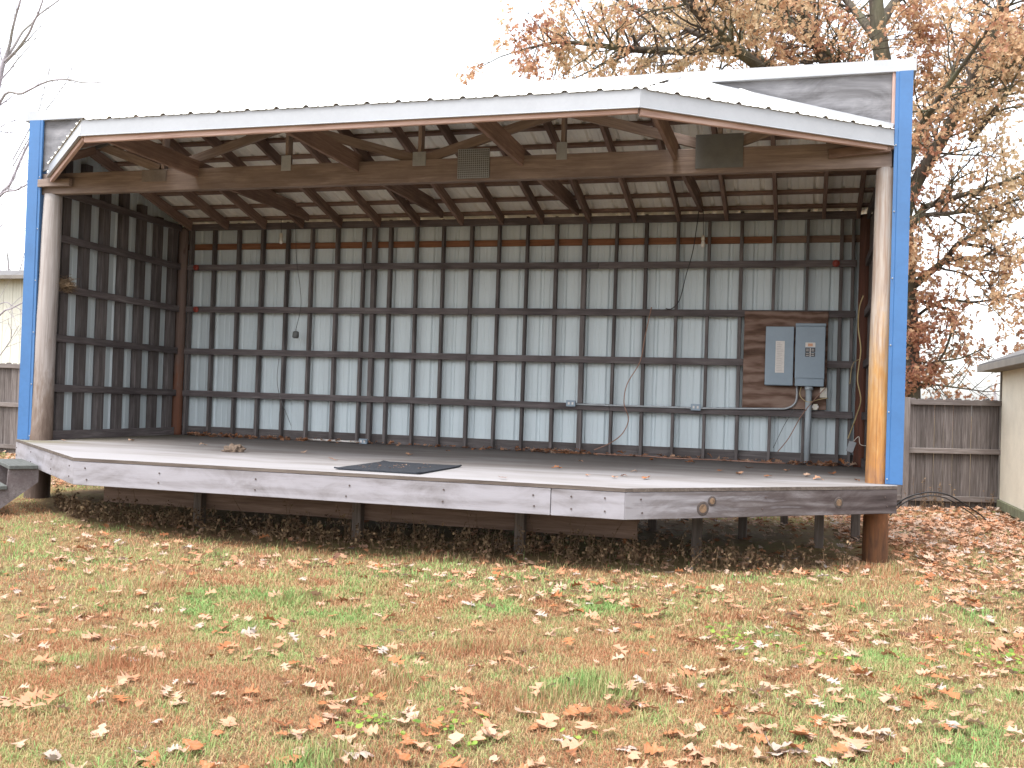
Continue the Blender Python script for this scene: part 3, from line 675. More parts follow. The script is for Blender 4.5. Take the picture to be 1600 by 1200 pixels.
# mat
def matobj():
    P = [Vector((4.80, -1.86, 0)), Vector((5.63, -1.90, 0)), Vector((5.62, -.76, 0)), Vector((4.78, -.72, 0))]
    bm = bmesh.new(); n = 14; g = {}
    for k, z in ((0, .004), (1, .016)):
        for i in range(n+1):
            for j in range(n+1):
                p = P[0].lerp(P[1], i/n).lerp(P[3].lerp(P[2], i/n), j/n); e = .008 if (i in (0, n) and j in (0, n)) else 0
                g[k, i, j] = bm.verts.new((p.x, p.y, z+e+.002*noise.noise(p*4)))
    for i in range(n):
        for j in range(n):
            for k in (0, 1): bm.faces.new((g[k, i, j], g[k, i+1, j], g[k, i+1, j+1], g[k, i, j+1]))
    for i in range(n):
        for a, b in (((i, 0), (i+1, 0)), ((i, n), (i+1, n)), ((0, i), (0, i+1)), ((n, i), (n, i+1))):
            bm.faces.new((g[0, a[0], a[1]], g[0, b[0], b[1]], g[1, b[0], b[1]], g[1, a[0], a[1]]))
    tag(from_bm('rubber_mat', bm, M['mat']), 'black rubber mat flecked with leaf bits lying near stage front edge', 'mat')
matobj()

# ------------------------------------------------------------------ wooden steps at the left end
def steps():
    tdir = Vector((DB[0]-DA[0], DB[1]-DA[1], 0)).normalized(); out = Vector((tdir.y, -tdir.x, 0))
    base = Vector((DA[0], DA[1], 0))+out*.02
    s0, s1 = .72, 1.72
    g = gzf(-.2, -1.6)
    t = thing('wooden_steps', base+tdir*1.2+out*.5+Vector((0, 0, g)), 'short grey wooden steps leading up to the left edge of stage', 'steps')
    for k, z in enumerate((-.19, -.40)):
        o0 = .01+.29*k
        board('tread', base+tdir*(s0-.03)+out*(o0+.14)+Vector((0, 0, z-.02)), base+tdir*(s1+.03)+out*(o0+.14)+Vector((0, 0, z-.02)), .28, .04, M['tread'], t)
    for s in (s0+.02, s1-.02):
        P = [(.0, -.232), (.29, -.232), (.30, -.442), (.58, -.442), (.62, g), (.46, g), (.0, -.37)]
        bm = bmesh.new(); a = [bm.verts.new(base+tdir*(s-.02)+out*o+Vector((0, 0, z))) for o, z in P]; b = [bm.verts.new(base+tdir*(s+.02)+out*o+Vector((0, 0, z))) for o, z in P]
        bm.faces.new(a); bm.faces.new(b[::-1])
        for i in range(len(P)): bm.faces.new((a[i], b[i], b[(i+1) % len(P)], a[(i+1) % len(P)]))
        from_bm('stringer', bm, M['step'], t)
steps()

# ------------------------------------------------------------------ fences
def fence(name, A, B, h, label, posts, cap=True, rails=(.12, .5, .93)):
    A, B = Vector((*A, 0)), Vector((*B, 0)); d = (B-A); L = d.length; x = d.normalized(); nrm = Vector((x.y, -x.x, 0))
    g0, g1 = gzf(A.x, A.y), gzf(B.x, B.y); mid = (A+B)/2; t = thing(name, (mid.x, mid.y, (g0+g1)/2), label, 'fence')
    def G(s): return g0+(g1-g0)*s/L
    bm = bmesh.new(); s = 0; r = random.Random(int(L*100)); mm = Matrix((x, -nrm, Vector((0, 0, 1)))).transposed().to_4x4(); mm.translation = A
    while s < L-.02:
        wd = min(.138, L-s); hh = h+r.uniform(-.012, .012); z0 = G(s)+.03; z1 = G(s)+hh; y = r.uniform(-.003, .003); c = .03
        P = [(s, z0), (s+wd, z0), (s+wd, z1-c), (s+wd-c, z1), (s+c, z1), (s, z1-c)]
        a = [bm.verts.new((px, y, pz)) for px, pz in P]; b = [bm.verts.new((px, y+.016, pz)) for px, pz in P]
        bm.faces.new(a); bm.faces.new(b[::-1])
        for i in range(6): bm.faces.new((a[i], b[i], b[(i+1) % 6], a[(i+1) % 6]))
        s += wd+r.uniform(.004, .009)
    from_bm('board_panel', bm, M['picket'], t, mm)
    for f in rails:
        z = h*f if f < .9 else h-.06
        board('rail', A+nrm*.028+Vector((0, 0, g0+z)), B+nrm*.028+Vector((0, 0, g1+z)), .05, .085, M['fence'], t)
    for s in posts:
        p = A+x*s+nrm*.098; board('post', (p.x, p.y, G(s)-.2), (p.x, p.y, G(s)+h+.01), .088, .088, M['fence'], t, up=(0, -1, 0))
def picket_mat():
    s = NT('fence_pickets'); tc = s.n('ShaderNodeTexCoord'); sp = s.n('ShaderNodeSeparateXYZ'); s.l(tc.outputs['Object'], sp.inputs[0])
    g = s.n('ShaderNodeNewGeometry'); ri = g.outputs['Random Per Island']
    cv = s.n('ShaderNodeCombineXYZ'); s.l(s.math('MULTIPLY', sp.outputs[0], 28), cv.inputs[0]); s.l(s.math('MULTIPLY', sp.outputs[2], 1.2), cv.inputs[2]); s.l(s.math('MULTIPLY', ri, 40), cv.inputs[1])
    n = s.noise(cv.outputs[0], 1.6, 6, .65, .6); c = s.ramp(n, [(.28, (.056, .046, .042)), (.5, (.124, .106, .099)), (.7, (.200, .176, .170))])
    mm = s.n('ShaderNodeVectorMath', operation='SCALE'); s.l(c, mm.inputs[0]); s.l(s.math('MULTIPLY_ADD', ri, .45, .78), mm.inputs['Scale'])
    s.bump(n, .4, .006); return s.fin(mm.outputs[0], .9, .15)
M['picket'] = picket_mat()
fence('wooden_fence', (9.7, 7.1), (11.85, 7.62), 1.78, 'grey board fence between the stage and the beige shed', (.68,), rails=(.1, .53, .95))
fence('wooden_fence', (-13, 6.0), (-1.6, 6.6), 1.84, 'grey board fence behind the left end of stage', (.5, 2.9, 5.35, 7.7, 10.1), rails=(.1, .55, .95))

# ------------------------------------------------------------------ sheds and house
def shed():
    x0, x1, y0, y1 = 11.83, 14.6, 2.4, 7.62; z0 = gzf(12, 5)+.14; H = 1.46
    t = thing('garden_shed', ((x0+x1)/2, (y0+y1)/2, z0-.14), 'beige garden shed with grooved siding and dark shingle roof beside fence', 'shed')
    bm = bmesh.new()
    def wallrun(A, B, out):
        A, B, out = Vector(A), Vector(B), Vector(out); L = (B-A).length; x = (B-A)/L; s = 0; pr = None
        cuts = []
        while s < L: cuts += [(s, 0), (min(s+.092, L), 0), (min(s+.094, L), -.009), (min(s+.100, L), -.009)]; s += .102
        for u, o in cuts:
            a = bm.verts.new(A+x*u+out*o); b = bm.verts.new(A+x*u+out*o+Vector((0, 0, H-z0)))
            if pr: bm.faces.new((pr[0], a, b, pr[1]))
            pr = (a, b)
    wallrun((x0, y1, z0), (x0, y0, z0), (-1, 0, 0)); wallrun((x0, y1, z0), (x1, y1, z0), (0, 1, 0)); wallrun((x0, y0, z0), (x1, y0, z0), (0, -1, 0)); wallrun((x1, y0, z0), (x1, y1, z0), (1, 0, 0))
    from_bm('wall', bm, M['shed'], t)
    bm = bmesh.new(); xe, xr = x0-.30, (x0+x1)/2; ze, zr = H-.02, H+.65
    for ya, yb in ((y0-.3, y1+.3),):
        P = [(xe, ze+.05), (xr, zr+.05), (x1+.3, ze+.05), (x1+.3, ze), (xr, zr), (xe, ze)]
        a = [bm.verts.new((x, ya, z)) for x, z in P]; b = [bm.verts.new((x, yb, z)) for x, z in P]
        for i in range(6): bm.faces.new((a[i], a[(i+1) % 6], b[(i+1) % 6], b[i]))
        bm.faces.new((a[0], a[1], a[4], a[5])); bm.faces.new((a[1], a[2], a[3], a[4])); bm.faces.new((b[0], b[1], b[4], b[5])); bm.faces.new((b[1], b[2], b[3], b[4]))
    rf_ = from_bm('roof', bm, M['shingle'], t)
    board('fascia', (xe-.012, y0-.3, ze-.03), (xe-.012, y1+.3, ze-.03), .02, .10, M['shedtrim'], rf_)
    bm = bmesh.new(); bm_box(bm, (xe+.002, y0-.28, ze-.075), (x0-.004, y1+.28, ze-.055)); from_bm('soffit', bm, M['shedtrim'], rf_)
    bm = bmesh.new()
    for yy in (y1+.003, y0-.003):
        v = [bm.verts.new((x0, yy, H-.001)), bm.verts.new((x1, yy, H-.001)), bm.verts.new(((x0+x1)/2, yy, zr-.01))]; bm.faces.new(v)
    from_bm('gable_wall', bm, M['shed'], t)
    board('corner_trim', (x0-.012, y1-.02, z0), (x0-.012, y1-.02, H-.08), .022, .07, M['shedtrim'], t, up=(0, 1, 0))
    board('skid', (x0+.02, y0, z0-.075), (x0+.02, y1-.02, z0-.075), .12, .14, M['skid'], t); board('skid', (x1-.1, y0, z0-.075), (x1-.1, y1, z0-.075), .12, .14, M['skid'], t)
shed()
def house():
    y0, z1 = 12.5, 3.55; x0, x1 = -26, -7.6; g = -.7
    t = thing('house', (-16, 15, g), 'pale cream metal sided building standing behind the left fence', 'building')
    sheet('wall', (x0, y0, g), (1, 0, 0), (0, 0, 1), x1-x0, z1-g, M['house'], t, (0, -1, 0), .3, .02)
    sheet('wall', (x1, y0, g), (0, 1, 0), (0, 0, 1), 6, z1-g, M['house'], t, (1, 0, 0), .3, .02)
    bm = bmesh.new(); P = [(y0-.35, z1-.05), (y0+3, z1+.55), (y0+6.3, z1-.05), (y0+6.3, z1+.02), (y0+3, z1+.63), (y0-.35, z1+.02)]
    a = [bm.verts.new((x0-.3, y, z)) for y, z in P]; b = [bm.verts.new((x1+.3, y, z)) for y, z in P]
    for i in range(6): bm.faces.new((a[i], a[(i+1) % 6], b[(i+1) % 6], b[i]))
    for q in (a, b): bm.faces.new((q[0], q[1], q[4], q[5])); bm.faces.new((q[1], q[2], q[3], q[4]))
    r = from_bm('roof', bm, M['shingle'], t)
    board('gutter', (x0-.3, y0-.41, z1-.02), (x1+.3, y0-.41, z1-.02), .1, .1, M['shedtrim'], r)
house()

# ------------------------------------------------------------------ trees
class Tree:
    def __init__(s, seed): s.r = random.Random(seed); s.bm = bmesh.new(); s.tips = []
    def limb(s, pts, r0, r1, sides=7, n=5):
        P = smoothpts(pts, n); k = len(P); bm_tube(s.bm, P, [r0+(r1-r0)*(i/(k-1))**.8 for i in range(k)], sides, cap=False); return P
    def grow(s, p, d, L, r, lev, maxlev, droop=.0, leaf=None):
        R = s.r; n = max(3, int(L/.22)) if lev < 3 else 3; pts = [p.copy()]; d = d.normalized()
        for i in range(n):
            d = (d+Vector((R.gauss(0, .16), R.gauss(0, .16), R.gauss(0, .13)+droop))).normalized(); pts.append(pts[-1]+d*(L/n))
        bm_tube(s.bm, pts, [r*(1-.7*i/n) for i in range(n+1)], 5 if lev < 2 else 3, cap=False)
        if leaf and lev >= leaf[0]:
            for i, q in enumerate(pts[1:]): s.tips.append((q, d.copy(), (i+1)/n*(1 if lev > 1 else .62)))
        if lev < maxlev:
            m_ = max(2, int(L/(.30 if lev < 2 else .17)))
            for i in range(m_):
                t = (.2+.8*(i+R.random())/m_)*n; k = min(int(t), n-1); q = pts[k].lerp(pts[k+1], t-k)
                side = d.cross(Vector((R.gauss(0, 1), R.gauss(0, 1), R.gauss(0, 1)))).normalized()
                s.grow(q, (d*R.uniform(.4, .9)+side*R.uniform(.6, 1.1)+Vector((0, 0, .12))), L*R.uniform(.32, .6), max(r*.5, .0025), lev+1, maxlev, droop, leaf)
OAKLEAF = np.array([(0, 0), (.10, .16), (.30, .14), (.11, .34), (.46, .46), (.12, .58), (.30, .82), (0, 1.0), (-.30, .82), (-.12, .58), (-.46, .46), (-.11, .34), (-.30, .14), (-.10, .16)], float)
def leaf_cloud(name, pos, nrm, axis, size, tint, mat, parent=None, curl=.25):
    """many small lobed leaves, each a real folded blade, in one mesh"""
    n = len(pos); K = len(OAKLEAF); x = np.cross(axis, nrm); x /= np.linalg.norm(x, axis=1)[:, None]+1e-9; nn = np.cross(x, axis)
    u, v = OAKLEAF[:, 0], OAKLEAF[:, 1]; z = np.abs(u)*.9
    cz = rng.uniform(-.4, 1, n)*curl
    ring = pos[:, None]+size[:, None, None]*(u[None, :, None]*x[:, None]+v[None, :, None]*axis[:, None]+((z[None]*cz[:, None])-((v-.5)**2)[None]*cz[:, None]*.8)[..., None]*nn[:, None])
    cen = pos+size[:, None]*(.5*axis)
    V = np.concatenate([ring, cen[:, None]], 1).reshape(-1, 3); base = (np.arange(n)*(K+1))[:, None]
    k = np.arange(K); tri = np.stack([np.full(K, K), k, (k+1) % K], -1)
    F = (base[:, :, None]+tri[None]).reshape(-1, 3)
    return np_mesh(name, V, F, mat, np.repeat(tint, K+1), parent)
def unit(a): return a/(np.linalg.norm(a, axis=1)[:, None]+1e-9)

def oak():
    D = 22.; T = Tree(11)
    gx = at(1412, 640, D); root = thing('oak_tree', (gx.x, gx.y, -1.2), 'big oak tree with brown autumn leaves rising behind right end of stage', 'tree')
    trunk = [Vector((gx.x, gx.y, -1.3)), at(1413, 640, D), at(1412, 500, D), at(1408, 380, D), at(1402, 250, D), at(1385, 130, D), at(1372, 40, D), at(1366, -90, D), at(1380, -260, D), at(1370, -420, D)]
    T.limb(trunk, .40, .07, 16, 6)
    limbs = [  # (pixel-like guide points with depth), start and end radius
        ([(1400, 270, 22), (1340, 190, 21.6), (1292, 100, 21.2), (1268, 50, 21), (1245, 0, 20.8), (1215, -90, 20.4), (1200, -220, 20)], .19, .06),
        ([(1405, 330, 22), (1300, 190, 21.2), (1180, 100, 20.5), (1120, 50, 20), (1072, 0, 19.6), (1010, -80, 19.2), (960, -150, 19)], .17, .04),
        ([(1405, 340, 22), (1280, 170, 21.8), (1165, 86, 21.5), (1060, 80, 21.2), (985, 77, 21), (930, 70, 20.8), (872, 66, 20.6), (815, 78, 20.4)], .15, .02),
        ([(1180, 100, 21.4), (1120, 68, 21.8), (1048, 34, 22.3), (1000, 16, 22.8), (955, -5, 23), (880, -40, 23)], .09, .02),
        ([(1100, 84, 21.3), (1070, 103, 21), (1035, 122, 20.8), (1000, 150, 20.6)], .035, .012),
        ([(1015, 45, 22.4), (990, 70, 22.2), (975, 88, 22), (950, 97, 21.8), (920, 112, 21.6), (890, 126, 21.5)], .045, .012),
        ([(950, 97, 21.8), (962, 115, 21.9), (975, 130, 22), (985, 150, 22)], .025, .01),
        ([(1410, 345, 22), (1432, 285, 21.7), (1468, 225, 21.3), (1500, 165, 20.9), (1528, 105, 20.6), (1553, 45, 20.3), (1566, 0, 20.1), (1590, -100, 19.8)], .165, .07),
        ([(1500, 165, 20.9), (1530, 140, 20.6), (1570, 110, 20.4), (1610, 75, 20.2), (1670, 30, 20)], .06, .02),
        ([(1478, 205, 21.2), (1510, 150, 21.8), (1545, 120, 22.3), (1600, 90, 22.8)], .07, .02),
        ([(1408, 380, 22), (1440, 330, 21.6), (1462, 318, 21.3), (1520, 300, 20.9), (1570, 285, 20.6), (1620, 262, 20.4), (1680, 240, 20.2)], .10, .025),
        ([(1405, 365, 22), (1430, 345, 21.5), (1448, 336, 21.2), (1495, 332, 20.8), (1560, 322, 20.4), (1620, 300, 20.2)], .09, .02),
        ([(1412, 460, 22), (1447, 430, 21.7), (1478, 405, 21.4), (1495, 383, 21.2), (1525, 366, 21), (1570, 342, 20.8), (1620, 330, 20.6)], .10, .02),
        ([(1478, 405, 21.4), (1510, 404, 21.1), (1535, 402, 20.9), (1560, 385, 20.7), (1600, 372, 20.5)], .075, .015),
        ([(1515, 220, 21), (1545, 185, 20.8), (1572, 148, 20.6), (1578, 138, 20.6)], .07, .035),
        ([(1578, 140, 20.6), (1560, 142, 20.7), (1535, 148, 20.9), (1512, 156, 21)], .045, .02),
        ([(1435, 470, 22), (1470, 480, 21.8), (1490, 492, 21.7), (1480, 540, 21.6), (1458, 578, 21.7), (1438, 605, 21.9)], .04, .02),
        ([(1425, 500, 22), (1470, 470, 21.5), (1520, 472, 21), (1560, 466, 20.7), (1600, 455, 20.5)], .04, .012),
        ([(1430, 590, 22), (1455, 568, 21.6), (1500, 560, 21.3), (1535, 545, 21)], .035, .012),
        ([(1425, 600, 22), (1450, 600, 21.5), (1490, 605, 21.2), (1540, 612, 21)], .035, .012),
        ([(1372, 40, 22), (1400, 0, 23), (1440, -60, 24), (1500, -140, 25)], .14, .04),
        ([(1370, 60, 22), (1330, 10, 23), (1270, -60, 24), (1180, -120, 25)], .12, .03),
        ([(1405, 300, 22), (1440, 200, 23.5), (1480, 130, 24.6), (1520, 40, 25.5), (1540, -60, 26)], .13, .03),
        ([(1402, 250, 22), (1330, 120, 23.5), (1220, 40, 24.6), (1130, 20, 25.5), (1030, 10, 26)], .13, .02),
        ([(1405, 300, 22), (1420, 230, 20.6), (1470, 150, 19.4), (1520, 80, 18.6), (1560, 20, 18)], .10, .02),
        ([(1402, 250, 22), (1320, 110, 20.8), (1230, 30, 19.8), (1160, -10, 19)], .10, .02),
    ]
    for pts, r0, r1 in limbs:
        P = T.limb([at(*q) for q in pts], r0, r1, 8, 5); n = len(P)
        L = sum((b-a).length for a, b in zip(P, P[1:])); m_ = int(L/.16)
        for i in range(m_):
            t = (.22+.78*(i+T.r.random())/m_)*(n-1); k = min(int(t), n-2); q = P[k].lerp(P[k+1], t-k); d = (P[k+1]-P[k]).normalized()
            side = d.cross(Vector((T.r.gauss(0, 1), T.r.gauss(0, 1), T.r.gauss(0, 1)))).normalized()
            f = t/(n-1); rr = r0+(r1-r0)*f
            T.grow(q, d*.6+side+Vector((0, 0, .1)), T.r.uniform(.7, 1.7)*(1.1-.45*f), max(.012, min(rr*.4, .03)), 1, 2, -.02, (1, ))
        T.grow(P[-1], P[-1]-P[-2], 1.2, r1*.8, 1, 2, 0, (1, ))
    # short leafy shoots on the trunk
    for i in range(120):
        v = T.r.uniform(-20, 630); q = at(T.r.uniform(1396, 1436), v, 22+T.r.uniform(-.4, -.1))
        T.grow(q, RGT*T.r.uniform(-.3, 1)-FWD*.6+Vector((0, 0, T.r.uniform(-.3, .5))), T.r.uniform(.4, .9), .01, 1, 2, -.05, (1, ))
    from_bm('trunk', T.bm, M['bark'], root)
    tips = np.array([q for q, d, l in T.tips]); dirs = np.array([d for q, d, l in T.tips])
    # uneven leafing: whole twigs are bare, others carry thick bunches
    cl = np.array([noise.noise(Vector(q)*.75) for q in tips]); fr = np.array([l for q, d, l in T.tips]); keep = rng.random(len(tips)) < np.clip(.75+1.5*cl, .06, 1)*np.clip(fr*1.25-.2, .04, 1)
    tips, dirs, cl = tips[keep], dirs[keep], cl[keep]
    per = 9; P = np.repeat(tips, per, 0); Dr = np.repeat(dirs, per, 0); n = len(P)
    P = P+rng.normal(0, .075, (n, 3)); ax = unit(Dr*.5+rng.normal(0, .7, (n, 3))+np.array([0, 0, -.45])); nr = unit(rng.normal(0, 1, (n, 3))+np.array([0, 0, .4]))
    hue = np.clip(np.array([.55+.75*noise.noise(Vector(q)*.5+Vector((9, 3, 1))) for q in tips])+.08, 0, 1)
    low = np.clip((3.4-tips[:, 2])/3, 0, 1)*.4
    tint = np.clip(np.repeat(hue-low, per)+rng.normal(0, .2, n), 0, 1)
    print('oak leaves', n)
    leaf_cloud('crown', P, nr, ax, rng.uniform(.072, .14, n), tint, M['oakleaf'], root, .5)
oak()

def bare_tree(name, D, guides, label, loc, twig=.9, seed=3, maxlev=2, every=.3):
    T = Tree(seed); root = thing(name, loc, label, 'tree')
    for pts, r0, r1 in guides:
        r0, r1 = r0*.8, r1*.75; P = T.limb([at(*q) for q in pts], r0, r1, 7, 5); n = len(P); L = sum((b-a).length for a, b in zip(P, P[1:]))
        for i in range(int(L/every)):
            t = (.15+.85*T.r.random())*(n-1); k = min(int(t), n-2); d = (P[k+1]-P[k]).normalized(); side = d.cross(Vector((T.r.gauss(0, 1), T.r.gauss(0, 1), T.r.gauss(0, 1)))).normalized()
            T.grow(P[k], d*.9+side*.8+Vector((0, 0, .15)), T.r.uniform(.4, 1.)*twig, max(.0045, (r0+(r1-r0)*t/n)*.3), 1, maxlev)
    from_bm('trunk', T.bm, M['barebark'], root)
b0 = at(-75, 720, 15)
bare_tree('bare_tree', 15, [
    ([(-75, 735, 15), (-70, 600, 15), (-55, 420, 15), (-40, 320, 15), (-15, 190, 15), (0, 118, 15), (5, 98, 15)], .11, .045),
    ([(5, 98, 15), (15, 70, 15), (19, 48, 14.9), (26, 20, 14.8), (32, 0, 14.7), (42, -50, 14.6)], .035, .015),
    ([(6, 96, 15), (22, 72, 15.1), (35, 50, 15.2), (48, 38, 15.3), (62, 22, 15.4), (92, 0, 15.5), (120, -25, 15.6)], .03, .012),
    ([(8, 96, 15), (28, 76, 14.9), (45, 52, 14.8), (53, 34, 14.7), (60, 20, 14.6), (67, 0, 14.5), (80, -40, 14.4)], .03, .012),
    ([(-40, 320, 15), (0, 160, 14.6), (35, 146, 14.4), (72, 128, 14.2), (105, 124, 14.1), (130, 129, 14), (165, 128, 13.9), (200, 122, 13.8)], .03, .006),
    ([(20, 250, 15.4), (58, 178, 15.4), (66, 150, 15.4), (73, 126, 15.4), (79, 98, 15.4)], .012, .006),
    ([(20, 260, 15.4), (68, 178, 15.4), (88, 150, 15.4), (105, 125, 15.4), (112, 105, 15.4)], .012, .006),
    ([(-50, 380, 15), (0, 305, 15), (14, 290, 15), (27, 262, 15), (38, 237, 15), (60, 195, 15)], .035, .02),
    ([(-50, 370, 15), (0, 306, 14.8), (25, 297, 14.7), (50, 284, 14.6), (90, 262, 14.4)], .025, .012),
    ([(-60, 470, 15), (0, 355, 14.8), (15, 358, 14.7), (45, 360, 14.6)], .012, .006),
    ([(-60, 560, 15), (0, 492, 14.8), (18, 482, 14.7), (45, 468, 14.6)], .02, .01),
    ([(-65, 640, 15), (0, 555, 15.2), (14, 535, 15.2), (30, 508, 15.2)], .012, .006),
    ([(-60, 520, 15), (0, 475, 15), (20, 478, 15), (44, 490, 15)], .012, .006),
    ([(-50, 380, 15), (-10, 222, 15.2), (15, 208, 15.2), (40, 205, 15.2)], .012, .006),
], 'leafless tree with thin pale branches reaching in at the left of stage', (b0.x, b0.y, -.6), 1.1, 3, 2, .33)
f0 = at(14, 600, 42)
bare_tree('bare_tree', 42, [([(14, 640, 42), (15, 520, 42), (14, 440, 42), (12, 395, 42)], .16, .03), ([(15, 470, 42), (0, 430, 42), (-14, 400, 42)], .06, .02), ([(15, 460, 42), (30, 425, 42), (38, 395, 42)], .06, .02)],
          'distant leafless tree showing above the roof of cream building', (f0.x, f0.y, -.7), 2.2, 8, 3, .35)
f1 = at(1556, 640, 60)
bare_tree('bare_tree', 60, [([(1556, 650, 60), (1556, 630, 60), (1555, 612, 60)], .2, .05), ([(1556, 632, 60), (1540, 618, 60)], .06, .02), ([(1556, 632, 60), (1575, 612, 60)], .06, .02)],
          'distant leafless tree low on the horizon beside the beige shed', (f1.x, f1.y, -.9), 1.6, 9, 3, .25)

# black cables arching out of the ground by the fence
def gpt(u, v, d): return at(u, v, d)
cable('black_hose', [at(1392, 800, 13.6), at(1408, 783, 13.5), at(1430, 773, 13.4), at(1455, 769, 13.4), at(1480, 773, 13.4), at(1505, 786, 13.5), at(1530, 803, 13.6), at(1540, 812, 13.6)], .010, M['black'], 'upper black hose arching over the leaves before right fence', 'hose', 'black hoses before the right fence')
cable('black_hose', [at(1390, 806, 13.5), at(1412, 786, 13.4), at(1440, 776, 13.3), at(1470, 776, 13.3), at(1496, 788, 13.4), at(1520, 804, 13.5), at(1528, 812, 13.5)], .008, M['black'], 'lower thinner black hose arching over leaves before right fence', 'hose', 'black hoses before the right fence')

# ------------------------------------------------------------------ lawn: grass, clover, weeds, fallen leaves
def nz(x, y, s, seed):
    r = np.random.default_rng(seed); v = 0
    for k in range(14):
        a = r.uniform(0, 6.28); f = s*r.uniform(.5, 2.2); v = v+np.sin((x*math.cos(a)+y*math.sin(a))*f+r.uniform(0, 6.28))
    return v/3.7
cx, cy = CAM.x, CAM.y
def in_view(x, y, margin=.35):
    dx, dy = x-cx, y-cy; dep = dx*FWD.x+dy*FWD.y; lat = dx*RGT.x+dy*RGT.y
    return (dep > 2.9) & (np.abs(lat) < dep*(800/FPX)+margin)
def under_deck(x, y):
    lx = DA[0]+(DB[0]-DA[0])*np.clip((DA[1]-y)/(DA[1]-DB[1]), 0, 1); rx = DC[0]+(DD[0]-DC[0])*np.clip((y-DC[1])/(DD[1]-DC[1]), 0, 1)
    return (y > -1.75) & (x > lx+.25) & (x < rx-.15) & (y < 3)
def grass():
    N = 760000; x = rng.uniform(-7, 13.5, N); y = rng.uniform(-7.6, 7.4, N)
    dist = np.hypot(x-cx, y-cy); ok = in_view(x, y)
    keepp = np.where(dist < 5, 1., np.clip(1-(dist-5)*.055, .3, 1)); ok &= rng.random(N) < keepp
    ok &= ~(under_deck(x, y) & (rng.random(N) > .06))
    ok &= ~((y > 2.0) & (x > 11.7)) & ~((y > -.1) & (y < 3) & (x > -.2) & (x < 9.6))
    x, y, dist = x[ok], y[ok], dist[ok]; n = len(x)
    # extra density close to the camera
    N2 = 260000; x2 = rng.uniform(4.5, 12, N2); y2 = rng.uniform(-7.6, -3, N2); ok = in_view(x2, y2, .2); x = np.concatenate([x, x2[ok]]); y = np.concatenate([y, y2[ok]]); n = len(x); dist = np.hypot(x-cx, y-cy)
    g = .43+.17*nz(x, y, 1.6, 1)+.16*nz(x, y, 5, 2)+.16*nz(x, y, 14, 3)+.10*(x-7)/4*0
    edge = np.clip(1-np.abs(y+2.55)/.55, 0, 1)*(x > 0); g = g+.2*edge*(.5+.5*np.sin(x*2.1))
    tuft = np.clip(nz(x, y, 3.4, 5)-.75, 0, 1)
    L = (.020+.022*rng.random(n)**2)*(1+.9*np.clip(g, 0, 1)*rng.random(n)+2.2*tuft*rng.random(n)+.9*(rng.random(n) > .93))*np.where(dist > 7, 1.15, 1)
    az = rng.uniform(0, 6.283, n); lean = rng.uniform(.35, 1.45, n)*(1-.5*np.clip(tuft*2, 0, 1)); wd = rng.uniform(.0013, .0026, n)*np.where(dist > 6.5, 1.5, 1)
    tint = np.clip(g+rng.normal(0, .24, n), 0, 1)
    dirx, diry = np.cos(az), np.sin(az); z = gz(x, y)-.003
    px, py = -diry, dirx
    b = np.stack([x, y, z], -1); s = np.stack([px*wd, py*wd, np.zeros(n)], -1)
    midp = b+np.stack([dirx*np.sin(lean*.6)*L*.55, diry*np.sin(lean*.6)*L*.55, np.cos(lean*.6)*L*.55], -1)
    tip = midp+np.stack([dirx*np.sin(np.minimum(lean*1.5, 1.75))*L*.5, diry*np.sin(np.minimum(lean*1.5, 1.75))*L*.5, np.cos(np.minimum(lean*1.5, 1.75))*L*.5], -1)
    V = np.stack([b-s, b+s, midp+s*.8, midp-s*.8, tip], 1).reshape(-1, 3); o = (np.arange(n)*5)[:, None, None]
    F = (o+np.array([[0, 1, 2], [0, 2, 3], [3, 2, 4]])[None]).reshape(-1, 3)
    print('grass blades', n)
    q = np_mesh('grass', V, F, M['grass'], np.repeat(tint, 5)); kind(q, 'stuff'); tag(q, 'short patchy lawn grass, green and dead reddish brown, before the stage', 'grass')
grass()
def clover():
    N = 26000; x = rng.uniform(5.5, 11.5, N); y = rng.uniform(-7.2, -3.2, N); v = nz(x, y, 2.6, 21)+.5*nz(x, y, 8, 22)+.35*(x-8.6)
    ok = in_view(x, y, .1) & (rng.random(N) < np.clip((v-.7)/1.4, 0, .55)**1.4); x, y = x[ok], y[ok]; n = len(x)
    P = np.stack([x, y, gz(x, y)+rng.uniform(.012, .04, n)], -1); nr = unit(np.stack([rng.normal(0, .35, n), rng.normal(0, .35, n), np.ones(n)], -1)); a = rng.uniform(0, 6.28, n)
    ax = np.stack([np.cos(a), np.sin(a), np.zeros(n)], -1); r = rng.uniform(.008, .017, n); K = 8; xx = np.cross(nr, ax); xx = unit(xx); yy = np.cross(nr, xx)
    th_ = np.linspace(0, 2*np.pi, K, endpoint=False); ring = P[:, None]+r[:, None, None]*(np.cos(th_)[None, :, None]*xx[:, None]+np.sin(th_)[None, :, None]*yy[:, None]*.85)
    V = np.concatenate([ring, (P-nr*r[:, None]*.25)[:, None]], 1).reshape(-1, 3); k = np.arange(K); F = ((np.arange(n)*(K+1))[:, None, None]+np.stack([np.full(K, K), k, (k+1) % K], -1)[None]).reshape(-1, 3)
    q = np_mesh('clover', V, F, M['clover'], np.repeat(rng.random(n), K+1)); kind(q, 'stuff'); tag(q, 'bright green round leaved ground cover in lawn at lower right', 'ground cover')
clover()

